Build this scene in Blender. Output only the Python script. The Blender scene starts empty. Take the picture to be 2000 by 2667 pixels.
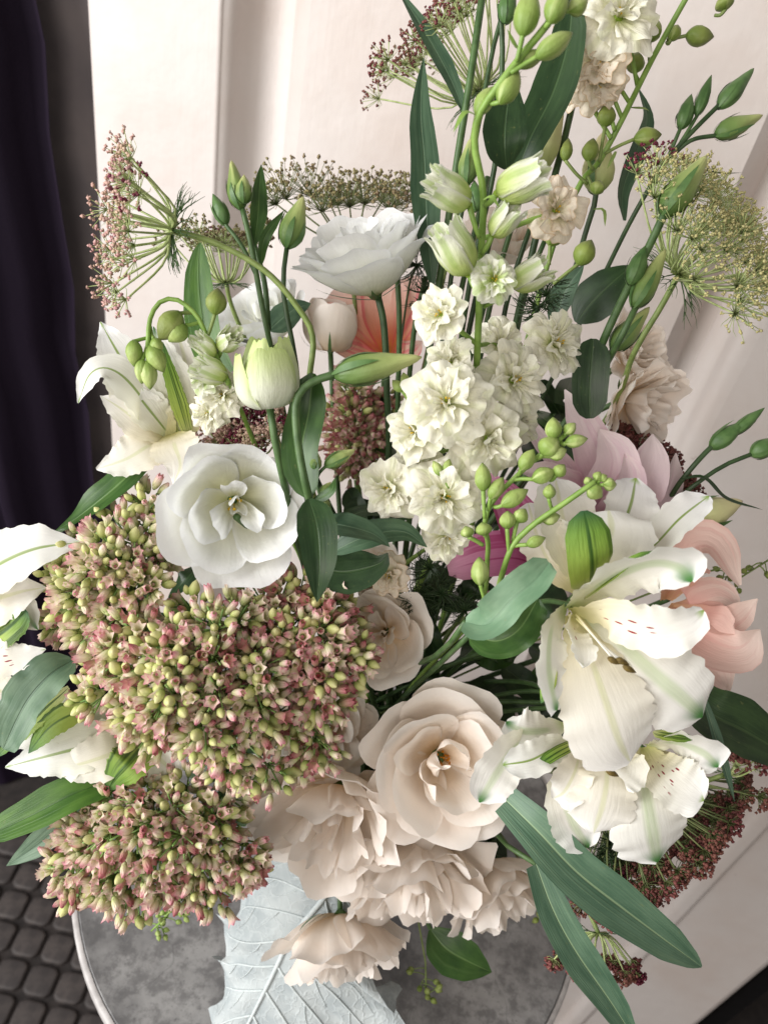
import bpy, math, random
import numpy as np
from mathutils import Vector, Matrix

# ------------------------------------------------------------------ camera, light, exposure
sc = bpy.context.scene
H = 0.80                                    # camera height above the table top (z = 0)
PITCH, F_PX = math.radians(38.3), 2003.0
R0 = Vector((1, 0, 0)); FW = Vector((0, math.cos(PITCH), -math.sin(PITCH))); U0 = Vector((0, math.sin(PITCH), math.cos(PITCH)))
CX = (R0 * .975 + U0 * .221).normalized(); CY = (R0 * -.221 + U0 * .975).normalized(); CZ = -FW
cam = bpy.data.cameras.new('camera'); camo = bpy.data.objects.new('camera', cam); sc.collection.objects.link(camo)
M = Matrix.Identity(4)
for i, a in enumerate((CX, CY, CZ)):
    for j in range(3): M[j][i] = a[j]
M.translation = (0, 0, H)
camo.matrix_world = M
cam.sensor_fit = 'VERTICAL'; cam.sensor_height = 36; cam.sensor_width = 27
cam.lens = F_PX / 2667 * 36; cam.clip_start = .02; cam.clip_end = 50
cam.dof.use_dof = True; cam.dof.focus_distance = .47; cam.dof.aperture_fstop = 9.0
sc.camera = camo
w = bpy.data.worlds.new('World'); sc.world = w; w.use_nodes = True
bg = w.node_tree.nodes['Background']; bg.inputs[0].default_value = (1, .96, .92, 1); bg.inputs[1].default_value = .22
def area(name, loc, target, sx, sy, power, col):
    l = bpy.data.lights.new(name, 'AREA'); l.shape = 'RECTANGLE'; l.size = sx; l.size_y = sy; l.energy = power; l.color = col
    o = bpy.data.objects.new(name, l); sc.collection.objects.link(o); o.location = loc
    o.rotation_euler = (Vector(target) - Vector(loc)).to_track_quat('-Z', 'Y').to_euler(); return o
area('window_light', (-2.35, -.75, 1.05), (0.1, .7, .2), 1.4, 2.9, 140, (1, .992, .985))
area('front_fill', (-.35, -1.7, 1.35), (0.1, .5, .1), 1.2, 1.2, 25, (1, .93, .86))  # added fill lamp without a visible source, brightens the blooms from the front
sc.view_settings.view_transform = 'Standard'; sc.view_settings.look = 'None'; sc.view_settings.gamma = 1; sc.view_settings.exposure = 0
sc.cycles.max_bounces = 6; sc.cycles.diffuse_bounces = 3; sc.cycles.glossy_bounces = 2; sc.cycles.transmission_bounces = 3; sc.cycles.transparent_max_bounces = 4

# ------------------------------------------------------------------ helpers
COL = sc.collection
rnd = random.Random(11)
def V(*a): return Vector(a)
def P(px, py, d):
    """photo pixel at a depth along the lens axis -> world point"""
    return V(0, 0, H) + CX * ((px - 1000) / F_PX * d) - CY * ((py - 1333.5) / F_PX * d) + FW * d
def D(x, y, z):
    """direction seen from the front: x right, y up, z toward the viewer"""
    return (CX * x + CY * y + CZ * z).normalized()
def lin(r, g, b):
    f = lambda c: ((c / 255 + .055) / 1.055) ** 2.4 if c > 10 else c / 255 / 12.92
    return (f(r), f(g), f(b), 1)

def new_mesh(name, verts, faces, mat, uv=None, smooth=True):
    me = bpy.data.meshes.new(name)
    me.from_pydata([tuple(v) for v in verts], [], [tuple(f) for f in faces])
    if uv is not None:
        l = me.uv_layers.new(name='UVMap')
        idx = np.empty(len(me.loops), dtype=np.int32); me.loops.foreach_get('vertex_index', idx)
        l.data.foreach_set('uv', np.asarray(uv, dtype=np.float32)[idx].ravel())
    if smooth: me.polygons.foreach_set('use_smooth', [True] * len(me.polygons))
    if mat is not None: me.materials.append(mat)
    me.update(); return me
def link(name, me, parent=None, mtx=None):
    o = bpy.data.objects.new(name, me); COL.objects.link(o)
    if parent is not None: o.parent = parent
    if mtx is not None: o.matrix_basis = mtx
    return o
ORI = {}
def thing(name, label, cat, loc, group=None):
    o = bpy.data.objects.new(name, None); COL.objects.link(o); o.empty_display_size = .02
    o.location = loc; o['label'] = label; o['category'] = cat
    if group: o['group'] = group
    ORI[o.name] = Vector(loc); return o
def org(o):
    while o is not None:
        if o.name in ORI: return ORI[o.name]
        o = o.parent
    return V(0, 0, 0)
def part(name, geo, mat, parent, label=None, smooth=True):
    """geo in world coordinates, hung under a thing or an unrotated part"""
    v, f, uv = geo
    b = np.array(org(parent)); o = link(name, new_mesh(name, np.asarray(v) - b, f, mat, uv, smooth), parent)
    if label: o['label'] = label
    return o
def structure(name, geo, mat, smooth=False):
    v, f, uv = geo
    o = link(name, new_mesh(name, v, f, mat, uv, smooth)); o['kind'] = 'structure'; return o
def merge(*gs):
    vs, fs, us, n = [], [], [], 0
    for v, f, u in gs:
        v = np.asarray(v); vs.append(v); us.append(u if u is not None else np.zeros((len(v), 2)))
        fs += [tuple(i + n for i in q) for q in f]; n += len(v)
    return np.concatenate(vs), fs, np.concatenate(us)

def spline(pts, n):
    """Catmull-Rom through pts, n samples spread by arc length"""
    p = np.array([tuple(q) for q in pts], float)
    if len(p) == 2: return p[0] + (p[1] - p[0]) * np.linspace(0, 1, n)[:, None]
    e = np.vstack([2 * p[0] - p[1], p, 2 * p[-1] - p[-2]]); out = []
    for i in range(1, len(e) - 2):
        t = np.linspace(0, 1, 12, endpoint=False)[:, None]; a, b, c, d = e[i - 1], e[i], e[i + 1], e[i + 2]
        out.append(.5 * (2 * b + (c - a) * t + (2 * a - 5 * b + 4 * c - d) * t * t + (3 * b - a - 3 * c + d) * t ** 3))
    out = np.vstack(out + [p[-1:]])
    s = np.r_[0, np.cumsum(np.linalg.norm(np.diff(out, axis=0), axis=1))]; q = np.linspace(0, s[-1], n)
    return np.stack([np.interp(q, s, out[:, k]) for k in range(3)], 1)
def tangents(c):
    t = np.gradient(c, axis=0); return t / (np.linalg.norm(t, axis=1)[:, None] + 1e-12)
def grid_faces(nu, nv, wrap=False):
    f = []
    for j in range(nv - 1):
        for i in range(nu if wrap else nu - 1):
            a = j * nu + i; b = j * nu + (i + 1) % nu; f.append((a, b, b + nu, a + nu))
    return f
def tube(pts, r0, r1, n=14, k=7, flare=None):
    c = spline(pts, n); t = tangents(c); nr = np.array([.3, .5, .8]); vs, uv = [], []
    for i in range(n):
        nr = nr - t[i] * np.dot(nr, t[i]); nr /= np.linalg.norm(nr); b = np.cross(t[i], nr)
        s = i / (n - 1); r = r0 + (r1 - r0) * s
        if flare is not None: r = float(np.interp(s, *flare))
        for q in range(k):
            a = 2 * math.pi * q / k; vs.append(c[i] + (nr * math.cos(a) + b * math.sin(a)) * r); uv.append((q / k, s))
    f = grid_faces(k, n, True); f.append(tuple(range(k))[::-1]); f.append(tuple(range((n - 1) * k, n * k)))
    return np.array(vs), f, np.array(uv)

PROF = {
 'lance': ([0, .12, .4, .7, .9, 1], [.18, .6, 1, .78, .33, .02]),
 'ovate': ([0, .06, .18, .38, .65, .88, 1], [.12, .42, .82, 1, .82, .36, .02]),
 'oblong': ([0, .06, .2, .5, .8, .93, 1], [.2, .6, .92, 1, .95, .68, .15]),
 'strap': ([0, .2, .5, .8, .95, 1], [.62, .9, 1, .72, .32, .04]),
 'tepal': ([0, .2, .5, .74, .9, .97, 1], [.16, .42, .85, 1, .8, .42, .08]),
 'narrow': ([0, .25, .55, .8, .95, 1], [.2, .5, .9, 1, .5, .06]),
 'round': ([0, .2, .5, .75, .9, 1], [.35, .75, 1, 1, .8, .35]),
 'lily': ([0, .2, .5, .8, 1], [.25, .7, 1, .6, .03]),
 'thread': ([0, .5, 1], [1, .8, .15]),
}
def ribbon(path, hw, hint, prof='lance', fold=0., cup=0., ruf=0., freq=3., nu=9, nv=20, seed=0, twist=0., rag=0., tipcurl=0.):
    """a leaf or petal blade along a centre line; hw half width (m); hint = way its upper face looks"""
    rs = np.random.RandomState(seed); c = spline(path, nv); t = tangents(c); xs, ys = PROF[prof]
    vs = np.zeros((nv, nu, 3)); uv = np.zeros((nv, nu, 2)); u = np.linspace(-1, 1, nu); ph = rs.rand(6) * 6.28
    h = np.array(hint)
    for j in range(nv):
        s = j / (nv - 1); sm = float(np.interp(s, xs, ys)); wd = hw * sm
        n = h - t[j] * np.dot(h, t[j]); n /= np.linalg.norm(n) + 1e-9; sd = np.cross(t[j], n)
        if twist:
            a = twist * s; n, sd = n * math.cos(a) + sd * math.sin(a), sd * math.cos(a) - n * math.sin(a)
        au = np.abs(u); side = np.where(u > 0, 1., 0.)
        off = wd * (fold * au + cup * u * u)
        off = off + hw * ruf * au ** 2 * (np.sin(6.28 * freq * s + ph[0] + side * ph[1]) + .5 * np.sin(6.28 * freq * 2.3 * s + ph[2] + side * ph[3])) * min(1, s * 2.5)
        off = off + hw * tipcurl * max(0, s - .65) ** 2 * 8
        edge = 1 + rag * (au ** 4) * (np.sin(6.28 * freq * 3.1 * s + ph[4] + side * 2) + .7 * np.sin(6.28 * freq * 5.7 * s + ph[5]))
        vs[j] = c[j] + sd * (u * wd * edge)[:, None] + n * off[:, None]
        uv[j, :, 0] = u * .5 + .5; uv[j, :, 1] = s
    return vs.reshape(-1, 3), grid_faces(nu, nv), uv.reshape(-1, 2)
def px_path(l): return [P(*q) for q in l]
def pw(hwpx, d): return hwpx / F_PX * d
def blade(name, mat, parent, pts, hwpx, hint=(0, 0, 1), label=None, **k):
    d = sum(q[2] for q in pts) / len(pts)
    return part(name, ribbon(px_path(pts), pw(hwpx, d), D(*hint), seed=rnd.randrange(9999), **k), mat, parent, label)

def lathe(base, tip, hw, prof, lobes=0, depth=.0, twist=0., n=12, k=15, bend=None):
    """a bud: rings along base->tip with lobed, twisted cross-section"""
    mid = [] if bend is None else [bend]
    c = spline([base] + mid + [tip], n); t = tangents(c); nr = np.array([.21, .7, .43]); vs, uv = [], []
    for i in range(n):
        nr = nr - t[i] * np.dot(nr, t[i]); nr /= np.linalg.norm(nr); b = np.cross(t[i], nr); s = i / (n - 1)
        r = hw * float(np.interp(s, *prof))
        for q in range(k):
            a = 6.2832 * q / k; x = (lobes * a / 6.2832 + twist * s) % 1.0
            rr = r * (1 + depth * (abs(x - .5) * -2 + .5) + (depth * .5 if x < .1 else 0))
            vs.append(c[i] + (nr * math.cos(a) + b * math.sin(a)) * rr); uv.append((q / k, s))
    f = grid_faces(k, n, True); f.append(tuple(range(k))[::-1]); f.append(tuple(range((n - 1) * k, n * k)))
    return np.array(vs), f, np.array(uv)

def cup_petal(prof, half, seed, ruf=.05, freq=2.5, rag=0., rounded=.3, spiral=.07, nu=13, nv=13, dent=0., crinkle=0., roll=0.):
    """petal of a cup-shaped flower of unit radius, axis +Z, petal centred on +X"""
    rs = np.random.RandomState(seed); ph = rs.rand(12) * 6.28; pr = np.array(prof, float)
    c = spline([(a, b, 0) for a, b in pr], 40); half = math.radians(half)
    u = np.linspace(-1, 1, nu)[None, :]; v = np.linspace(0, 1, nv)[:, None]; au = np.abs(u)
    top = 1 - (.35 + rounded) * au ** 4.5 - rounded * .25 * au ** 2 - dent * np.exp(-(u / .16) ** 2) + rag * (np.sin(7 * u + ph[0]) + .8 * np.sin(13 * u + ph[1]) + .4 * np.sin(21 * u + ph[2])) * .5
    ve = np.clip(v * top, 0, 1.08)
    ix = np.clip(ve, 0, 1) * 39; r = np.interp(ix, np.arange(40), c[:, 0]); z = np.interp(ix, np.arange(40), c[:, 1]) + np.clip(ve - 1, 0, 1) * .5
    ang = u * half * (.5 + .5 * np.sin(math.pi * np.clip(v, 0, 1) ** .75 * .62)) + .06 * np.sin(3 * v + ph[3])
    wv = np.sin(freq * u * 3.14 + ph[4]) + .6 * np.sin(freq * 1.9 * u * 3.14 + ph[5] + 2 * v)
    r = r * (1 + spiral * u) + ruf * ve ** 2 * wv * (.5 + .6 * au) + roll * np.clip(ve - .7, 0, 1) ** 1.5 * 2
    z = z + ruf * .8 * ve ** 2 * (np.sin(freq * u * 2.6 + ph[6]) + .5 * np.sin(freq * 2.2 * u * 3.1 + ph[7])) - roll * np.clip(ve - .8, 0, 1) ** 2 * 4
    if crinkle:
        r = r + crinkle * ve * (np.sin(7 * u + 5 * v + ph[8]) * np.sin(8 * v - 3 * u + ph[9]) + .6 * np.sin(15 * u + ph[10] + 4 * v))
        z = z + crinkle * ve * (np.sin(9 * u - 6 * v + ph[11]) + .6 * np.sin(13 * v + 8 * u + ph[8]))
    vs = np.stack([r * np.cos(ang), r * np.sin(ang), z + 0 * ang], -1).reshape(-1, 3)
    uv = np.stack([(u * .5 + .5) + 0 * v, v + 0 * u], -1).reshape(-1, 2)
    return vs, grid_faces(nu, nv), uv

def axis_frame(loc, axis, spin=0., scale=1., parent=None):
    z = Vector(axis).normalized(); x = z.orthogonal().normalized()
    ref = CX - z * CX.dot(z)
    if ref.length > .1: x = ref.normalized()
    y = z.cross(x); m = Matrix.Identity(4)
    for j in range(3): m[j][0], m[j][1], m[j][2] = x[j], y[j], z[j]
    m = m @ Matrix.Rotation(spin, 4, 'Z') @ Matrix.Scale(scale, 4)
    m.translation = Vector(loc) - org(parent); return m

# ------------------------------------------------------------------ materials
class NT:
    def __init__(s, name):
        s.m = bpy.data.materials.new(name); s.m.use_nodes = True; s.t = s.m.node_tree; s.n = s.t.nodes
        s.b = s.n['Principled BSDF']; s.out = s.n['Material Output']
    def add(s, typ, **k):
        x = s.n.new(typ)
        for a, b in k.items(): setattr(x, a, b)
        return x
    def l(s, a, b): s.t.links.new(a, b)
    def math(s, op, a, b=None, c=None, clamp=False):
        x = s.add('ShaderNodeMath', operation=op, use_clamp=clamp)
        for i, q in enumerate((a, b, c)):
            if q is None: continue
            if isinstance(q, (int, float)): x.inputs[i].default_value = q
            else: s.l(q, x.inputs[i])
        return x.outputs[0]
    def mix(s, f, a, b):
        x = s.add('ShaderNodeMix', data_type='RGBA')
        for sock, q in ((x.inputs[0], f), (x.inputs[6], a), (x.inputs[7], b)):
            if isinstance(q, (int, float)): sock.default_value = q
            elif isinstance(q, tuple): sock.default_value = q
            else: s.l(q, sock)
        return x.outputs[2]
    def ramp(s, f, stops):
        x = s.add('ShaderNodeValToRGB'); e = x.color_ramp.elements
        while len(e) < len(stops): e.new(.5)
        for i, (p, c) in enumerate(stops): e[i].position = p; e[i].color = c if len(c) == 4 else (*c, 1)
        s.l(f, x.inputs[0]); return x.outputs[0]
    def step(s, f, a, b):
        x = s.add('ShaderNodeMapRange', interpolation_type='SMOOTHSTEP'); s.l(f, x.inputs[0]); x.inputs[1].default_value = a; x.inputs[2].default_value = b; return x.outputs[0]
    def uv(s):
        x = s.add('ShaderNodeUVMap', uv_map='UVMap'); sp = s.add('ShaderNodeSeparateXYZ'); s.l(x.outputs[0], sp.inputs[0]); return x.outputs[0], sp.outputs[0], sp.outputs[1]
    def scaled(s, vec, sx, sy, sz=1):
        x = s.add('ShaderNodeMapping'); s.l(vec, x.inputs[0]); x.inputs['Scale'].default_value = (sx, sy, sz)
        oi = s.add('ShaderNodeObjectInfo'); cb = s.add('ShaderNodeCombineXYZ')
        s.l(s.math('MULTIPLY', oi.outputs['Random'], 37.), cb.inputs[0]); s.l(s.math('MULTIPLY', oi.outputs['Random'], 91.), cb.inputs[2]); s.l(cb.outputs[0], x.inputs[1]); return x.outputs[0]
    def noise(s, vec, scale, detail=2., rough=.5):
        x = s.add('ShaderNodeTexNoise'); x.inputs['Scale'].default_value = scale; x.inputs['Detail'].default_value = detail; x.inputs['Roughness'].default_value = rough
        if vec is not None: s.l(vec, x.inputs['Vector'])
        return x.outputs[0]
    def bump(s, h, strength, dist=.001):
        x = s.add('ShaderNodeBump'); x.inputs['Strength'].default_value = strength; x.inputs['Distance'].default_value = dist; s.l(h, x.inputs['Height']); s.l(x.outputs[0], s.b.inputs['Normal']); return x
    def finish(s, col, rough=.5, trans=0., tint=None, spec=.4):
        if isinstance(col, tuple): s.b.inputs['Base Color'].default_value = col
        else: s.l(col, s.b.inputs['Base Color'])
        if isinstance(rough, (int, float)): s.b.inputs['Roughness'].default_value = rough
        else: s.l(rough, s.b.inputs['Roughness'])
        s.b.inputs['Specular IOR Level'].default_value = spec
        if trans:
            tr = s.add('ShaderNodeBsdfTranslucent'); mx = s.add('ShaderNodeMixShader'); mx.inputs[0].default_value = trans
            if isinstance(col, tuple): tr.inputs[0].default_value = col
            else: s.l(s.mix(.5, col, tint) if tint else col, tr.inputs[0])
            nb = s.b.inputs['Normal']
            if nb.is_linked: s.l(nb.links[0].from_socket, tr.inputs['Normal'])
            s.l(s.b.outputs[0], mx.inputs[1]); s.l(tr.outputs[0], mx.inputs[2]); s.l(mx.outputs[0], s.out.inputs[0])
        return s.m

def petal_mat(name, stops, trans=.35, rough=.55, vein=.25, stripe=None, tip=None, dashes=None, blot=None, lines=None, tint=None):
    t = NT(name); vec, u, v = t.uv(); col = t.ramp(v, stops)
    nz = t.noise(t.scaled(vec, 26, 1.6), 1., 3.); nb = t.noise(t.scaled(vec, 3, 3), 1.2, 2.)
    if blot: col = t.mix(t.math('MULTIPLY', t.step(nb, .5, .75), blot[0]), col, blot[1])
    au = t.math('ABSOLUTE', t.math('SUBTRACT', u, .5))
    if lines:      # several long streaks along the petal
        lw = t.noise(t.scaled(vec, lines[1], .35), 1., 1.)
        col = t.mix(t.math('MULTIPLY', t.math('MULTIPLY', t.step(lw, .52, .62), lines[0]), t.math('SUBTRACT', 1., t.step(v, .75, 1.0))), col, lines[2])
    if stripe:     # mid rib: half width, soft, from v, colour, strength
        hwid, v0, v1, c, st = stripe
        f = t.math('SUBTRACT', 1., t.step(au, hwid * .3, hwid)); f = t.math('MULTIPLY', f, t.step(v, v0, v0 + .15))
        f = t.math('MULTIPLY', f, t.math('SUBTRACT', 1., t.step(v, v1, v1 + .12)) if v1 < 1 else 1.)
        f = t.math('MULTIPLY', f, t.math('ADD', .55, t.math('MULTIPLY', nz, .8)))
        col = t.mix(t.math('MULTIPLY', f, st, clamp=True), col, c)
    if tip:
        f = t.math('MULTIPLY', t.step(v, tip[0], 1.), t.math('SUBTRACT', 1., t.step(au, .1, tip[1]))); col = t.mix(f, col, tip[2])
    if dashes:
        vo = t.add('ShaderNodeTexVoronoi'); vo.inputs['Scale'].default_value = 1.; t.l(t.scaled(vec, 11, 6.5), vo.inputs['Vector'])
        f = t.math('SUBTRACT', 1., t.step(vo.outputs['Distance'], .16, .24))
        f = t.math('MULTIPLY', f, t.math('MULTIPLY', t.step(v, .3, .36), t.math('SUBTRACT', 1., t.step(v, .66, .72))))
        f = t.math('MULTIPLY', f, t.math('SUBTRACT', 1., t.step(au, .26, .3)))
        col = t.mix(f, col, dashes)
    wr = t.noise(t.scaled(vec, 9, 5), 1., 3.)
    t.bump(t.math('ADD', nz, t.math('MULTIPLY', wr, 2.2)), vein, .0009)
    return t.finish(col, rough, trans, tint, .3)

def leaf_mat(name, a, b, vein, rough=.42, par=24., vst=.5, trans=.12, bump=.35, mid=.022):
    t = NT(name); vec, u, v = t.uv(); nb = t.noise(t.scaled(vec, 2.5, 3), 1.4, 4.)
    st = t.noise(t.scaled(vec, par, .9), 1., 3.)
    col = t.mix(t.step(nb, .3, .72), a, b)
    col = t.mix(t.math('MULTIPLY', t.step(st, .5, .75), .22), col, vein)
    sp = t.noise(t.scaled(vec, 14, 22), 1., 3.); col = t.mix(t.math('MULTIPLY', t.step(sp, .66, .76), .35), col, lin(120, 122, 72))
    au = t.math('ABSOLUTE', t.math('SUBTRACT', u, .5))
    rib = t.math('SUBTRACT', 1., t.step(au, mid * .4, mid * 1.6)); col = t.mix(t.math('MULTIPLY', rib, vst), col, vein)
    t.bump(t.math('ADD', st, t.math('MULTIPLY', rib, -1.)), bump, .0008)
    return t.finish(col, rough, trans, None, .45)

def plain(name, a, b=None, rough=.5, scale=200., bump=.0, trans=0., spec=.4, obj=False, rand=None):
    t = NT(name); tc = t.add('ShaderNodeTexCoord'); nz = t.noise(tc.outputs['Object'], scale, 4.)
    col = t.mix(t.step(nz, .3, .7), a, b if b else a)
    if rand:
        oi = t.add('ShaderNodeObjectInfo'); col = t.mix(t.math('MULTIPLY', oi.outputs['Random'], rand[0]), col, rand[1])
    if bump: t.bump(nz, bump, .001)
    return t.finish(col, rough, trans, None, spec)

MT = {}
W = lin(243, 243, 240)
MT['lis_white'] = petal_mat('lisianthus white petal', [(0, lin(206, 208, 140)), (.22, lin(232, 232, 196)), (.5, lin(240, 240, 226)), (1, lin(246, 247, 248))], .38, .5, .3)
MT['lis_bud'] = petal_mat('pale green bud petal', [(0, lin(228, 232, 212)), (.5, lin(232, 235, 214)), (.8, lin(214, 225, 170)), (1, lin(196, 212, 140))], .25, .45, .3)
MT['rose'] = petal_mat('cream petal', [(0, lin(226, 186, 116)), (.28, lin(243, 222, 194)), (.6, lin(250, 240, 229)), (1, lin(252, 246, 240))], .38, .55, .18, blot=(.25, lin(244, 224, 206)), tint=(1, .86, .72, 1))
MT['lark'] = petal_mat('larkspur petal', [(0, lin(190, 205, 110)), (.25, lin(232, 234, 188)), (.6, lin(245, 243, 224)), (1, lin(246, 244, 230))], .36, .6, .5, stripe=(.1, .45, .97, lin(226, 232, 184), .4), blot=(.3, lin(240, 232, 205)))
MT['lark_cream'] = petal_mat('aged larkspur petal', [(0, lin(190, 198, 110)), (.25, lin(234, 230, 192)), (.7, lin(247, 238, 220)), (.95, lin(245, 232, 214)), (1, lin(220, 192, 154))], .36, .6, .5, blot=(.4, lin(240, 222, 192)))
MT['lark_green'] = petal_mat('greenish larkspur petal', [(0, lin(150, 180, 60)), (.4, lin(206, 220, 140)), (.8, lin(240, 242, 220)), (1, lin(246, 246, 236))], .36, .55, .4, stripe=(.16, .3, .95, lin(170, 198, 96), .6))
MT['als_out'] = petal_mat('white outer tepal', [(0, lin(188, 205, 130)), (.2, lin(240, 238, 214)), (.55, lin(246, 244, 234)), (1, lin(248, 248, 246))], .36, .5, .2, stripe=(.13, .25, 1., lin(176, 202, 138), .5), tip=(.84, .3, lin(70, 130, 60)))
MT['als_in'] = petal_mat('white inner tepal', [(0, lin(214, 212, 140)), (.3, lin(246, 238, 200)), (.6, lin(247, 244, 232)), (1, lin(248, 248, 246))], .36, .5, .2, dashes=lin(150, 24, 44), tip=(.93, .2, lin(150, 180, 90)))
MT['als_mid'] = petal_mat('white lower tepal', [(0, lin(228, 220, 150)), (.3, lin(245, 236, 208)), (.6, lin(247, 242, 228)), (1, lin(248, 247, 245))], .36, .5, .2, stripe=(.06, .3, 1., lin(214, 218, 160), .5))
MT['als_line'] = petal_mat('white tepal with green lines', [(0, lin(196, 208, 120)), (.3, lin(244, 242, 224)), (1, lin(248, 249, 250))], .36, .5, .2, stripe=(.045, .1, .97, lin(130, 160, 50), .9), tip=(.93, .3, lin(150, 185, 80)))
MT['als_green'] = petal_mat('green striped patch', [(0, lin(214, 214, 160)), (.3, lin(172, 190, 92)), (.8, lin(116, 152, 62)), (1, lin(52, 92, 58))], .25, .45, .3, lines=(.9, 7., lin(62, 90, 30)), stripe=(.06, .1, 1., lin(48, 84, 34), .8))
MT['lily_pale'] = petal_mat('lilac pink petal', [(0, lin(200, 190, 120)), (.2, lin(224, 184, 200)), (.6, lin(240, 216, 222)), (1, lin(246, 230, 230))], .35, .5, .3, lines=(.22, 8., lin(212, 150, 184)))
MT['lily_deep'] = petal_mat('magenta pink petal', [(0, lin(196, 160, 90)), (.2, lin(196, 90, 140)), (.6, lin(206, 120, 164)), (1, lin(220, 160, 186))], .3, .5, .3, lines=(.7, 9., lin(170, 50, 110)))
MT['lily_peach'] = petal_mat('peach pink petal', [(0, lin(222, 182, 140)), (.3, lin(238, 188, 176)), (.7, lin(246, 216, 206)), (1, lin(249, 230, 220))], .35, .5, .3, lines=(.2, 7., lin(220, 140, 134)))
MT['lily_orange'] = petal_mat('pink petal with orange throat', [(0, lin(210, 160, 40)), (.25, lin(236, 150, 110)), (.6, lin(242, 190, 170)), (1, lin(246, 214, 204))], .35, .5, .3, lines=(.6, 6., lin(232, 96, 120)))
MT['strap'] = leaf_mat('strap leaf', lin(68, 98, 76), lin(94, 122, 98), lin(142, 164, 126), .45, 30, .75, .06, .6)
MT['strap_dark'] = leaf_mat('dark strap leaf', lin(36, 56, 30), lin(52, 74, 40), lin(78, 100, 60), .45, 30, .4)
MT['strap_bright'] = leaf_mat('bright strap leaf', lin(60, 98, 34), lin(86, 124, 48), lin(48, 82, 30), .4, 22, .6, .2)
MT['leaf'] = leaf_mat('lisianthus leaf', lin(48, 78, 34), lin(68, 100, 46), lin(106, 134, 78), .4, 7, .6, .12)
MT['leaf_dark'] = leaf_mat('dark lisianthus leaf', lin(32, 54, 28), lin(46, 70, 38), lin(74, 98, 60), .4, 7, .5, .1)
MT['leaf_blue'] = leaf_mat('blue green leaf', lin(54, 80, 58), lin(76, 102, 76), lin(112, 136, 106), .45, 9, .5, .1)
MT['leaf_glaucous'] = leaf_mat('pale glaucous leaf', lin(100, 132, 102), lin(124, 152, 122), lin(92, 122, 94), .5, 8, .4, .1)
MT['leaf_grey'] = leaf_mat('grey green leaf', lin(78, 104, 80), lin(104, 128, 102), lin(66, 90, 70), .5, 14, .5, .1, .6)
MT['stem'] = plain('blue green stem', lin(60, 86, 46), lin(82, 108, 64), .45, 120)
MT['stem_dark'] = plain('dark stem', lin(46, 66, 38), lin(62, 84, 50), .45, 120)
MT['stem_bright'] = plain('bright green stem', lin(112, 144, 62), lin(138, 168, 84), .42, 120)
MT['stem_olive'] = plain('olive stem', lin(104, 122, 62), lin(132, 148, 84), .45, 120)
MT['ray'] = plain('pale umbel ray', lin(150, 168, 100), lin(186, 196, 140), .5, 200)
MT['ray_dark'] = plain('dark umbel ray', lin(90, 104, 60), lin(120, 128, 80), .5, 200)
MT['bud_lark'] = petal_mat('larkspur bud skin', [(0, lin(112, 140, 60)), (.4, lin(148, 170, 92)), (.8, lin(166, 182, 108)), (1, lin(120, 142, 72))], .12, .42, .3, lines=(.5, 5., lin(206, 216, 150)))
MT['bud_olive'] = petal_mat('olive larkspur bud skin', [(0, lin(110, 132, 56)), (.5, lin(140, 154, 80)), (1, lin(104, 112, 60))], .12, .42, .3, lines=(.4, 5., lin(176, 184, 122)))
MT['bud_lis'] = petal_mat('lisianthus bud skin', [(0, lin(78, 106, 54)), (.3, lin(116, 140, 78)), (.7, lin(164, 176, 110)), (1, lin(194, 196, 134))], .12, .4, .3, lines=(.5, 4., lin(90, 120, 56)))
MT['bud_cream'] = petal_mat('cream bud skin', [(0, lin(150, 168, 96)), (.3, lin(206, 208, 150)), (1, lin(226, 214, 168))], .2, .45, .3)
MT['calyx'] = plain('calyx green', lin(70, 102, 54), lin(92, 122, 70), .45, 120)
MT['sed_pink'] = petal_mat('stonecrop pink floret', [(0, lin(140, 166, 88)), (.3, lin(218, 218, 168)), (.68, lin(243, 222, 205)), (.9, lin(234, 176, 184)), (1, lin(216, 134, 154))], .36, .8, .1)
MT['sed_pale'] = petal_mat('stonecrop pale floret', [(0, lin(134, 164, 80)), (.35, lin(212, 218, 156)), (.75, lin(244, 233, 210)), (1, lin(240, 198, 198))], .36, .8, .1)
MT['sed_red'] = petal_mat('stonecrop red floret', [(0, lin(126, 146, 76)), (.3, lin(200, 184, 142)), (.65, lin(212, 160, 150)), (1, lin(182, 96, 112))], .36, .8, .1)
MT['sed_bud'] = petal_mat('stonecrop bud', [(0, lin(136, 160, 76)), (.5, lin(194, 200, 126)), (1, lin(214, 208, 152))], .12, .45, .2)
MT['sed_stem'] = plain('stonecrop stem', lin(112, 148, 74), lin(140, 170, 98), .45, 120)
MT['um_pink'] = plain('pink lace floret', lin(198, 160, 156), lin(172, 112, 122), .6, 900, rand=(.55, lin(200, 186, 146)))
MT['um_cream'] = plain('cream lace floret', lin(206, 200, 148), lin(168, 160, 104), .6, 900, rand=(.3, lin(150, 136, 84)))
MT['um_brown'] = plain('brown lace floret', lin(136, 120, 84), lin(104, 78, 70), .6, 900, rand=(.5, lin(150, 150, 96)))
MT['um_burg'] = plain('burgundy lace floret', lin(128, 66, 66), lin(94, 46, 50), .6, 900, rand=(.5, lin(126, 92, 68)))
MT['um_dot'] = plain('dark lace floret', lin(110, 30, 56), lin(90, 30, 46), .6, 900)
MT['yellow'] = plain('yellow stamen', lin(226, 186, 40), lin(206, 170, 60), .6, 500)
MT['orange'] = plain('orange stamen', lin(214, 140, 30), lin(180, 110, 30), .6, 500)
MT['anther'] = plain('brown anther', lin(110, 92, 40), lin(86, 70, 34), .7, 900)
MT['green_core'] = plain('green pistil', lin(120, 150, 60), lin(96, 128, 50), .5, 300)

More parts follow.
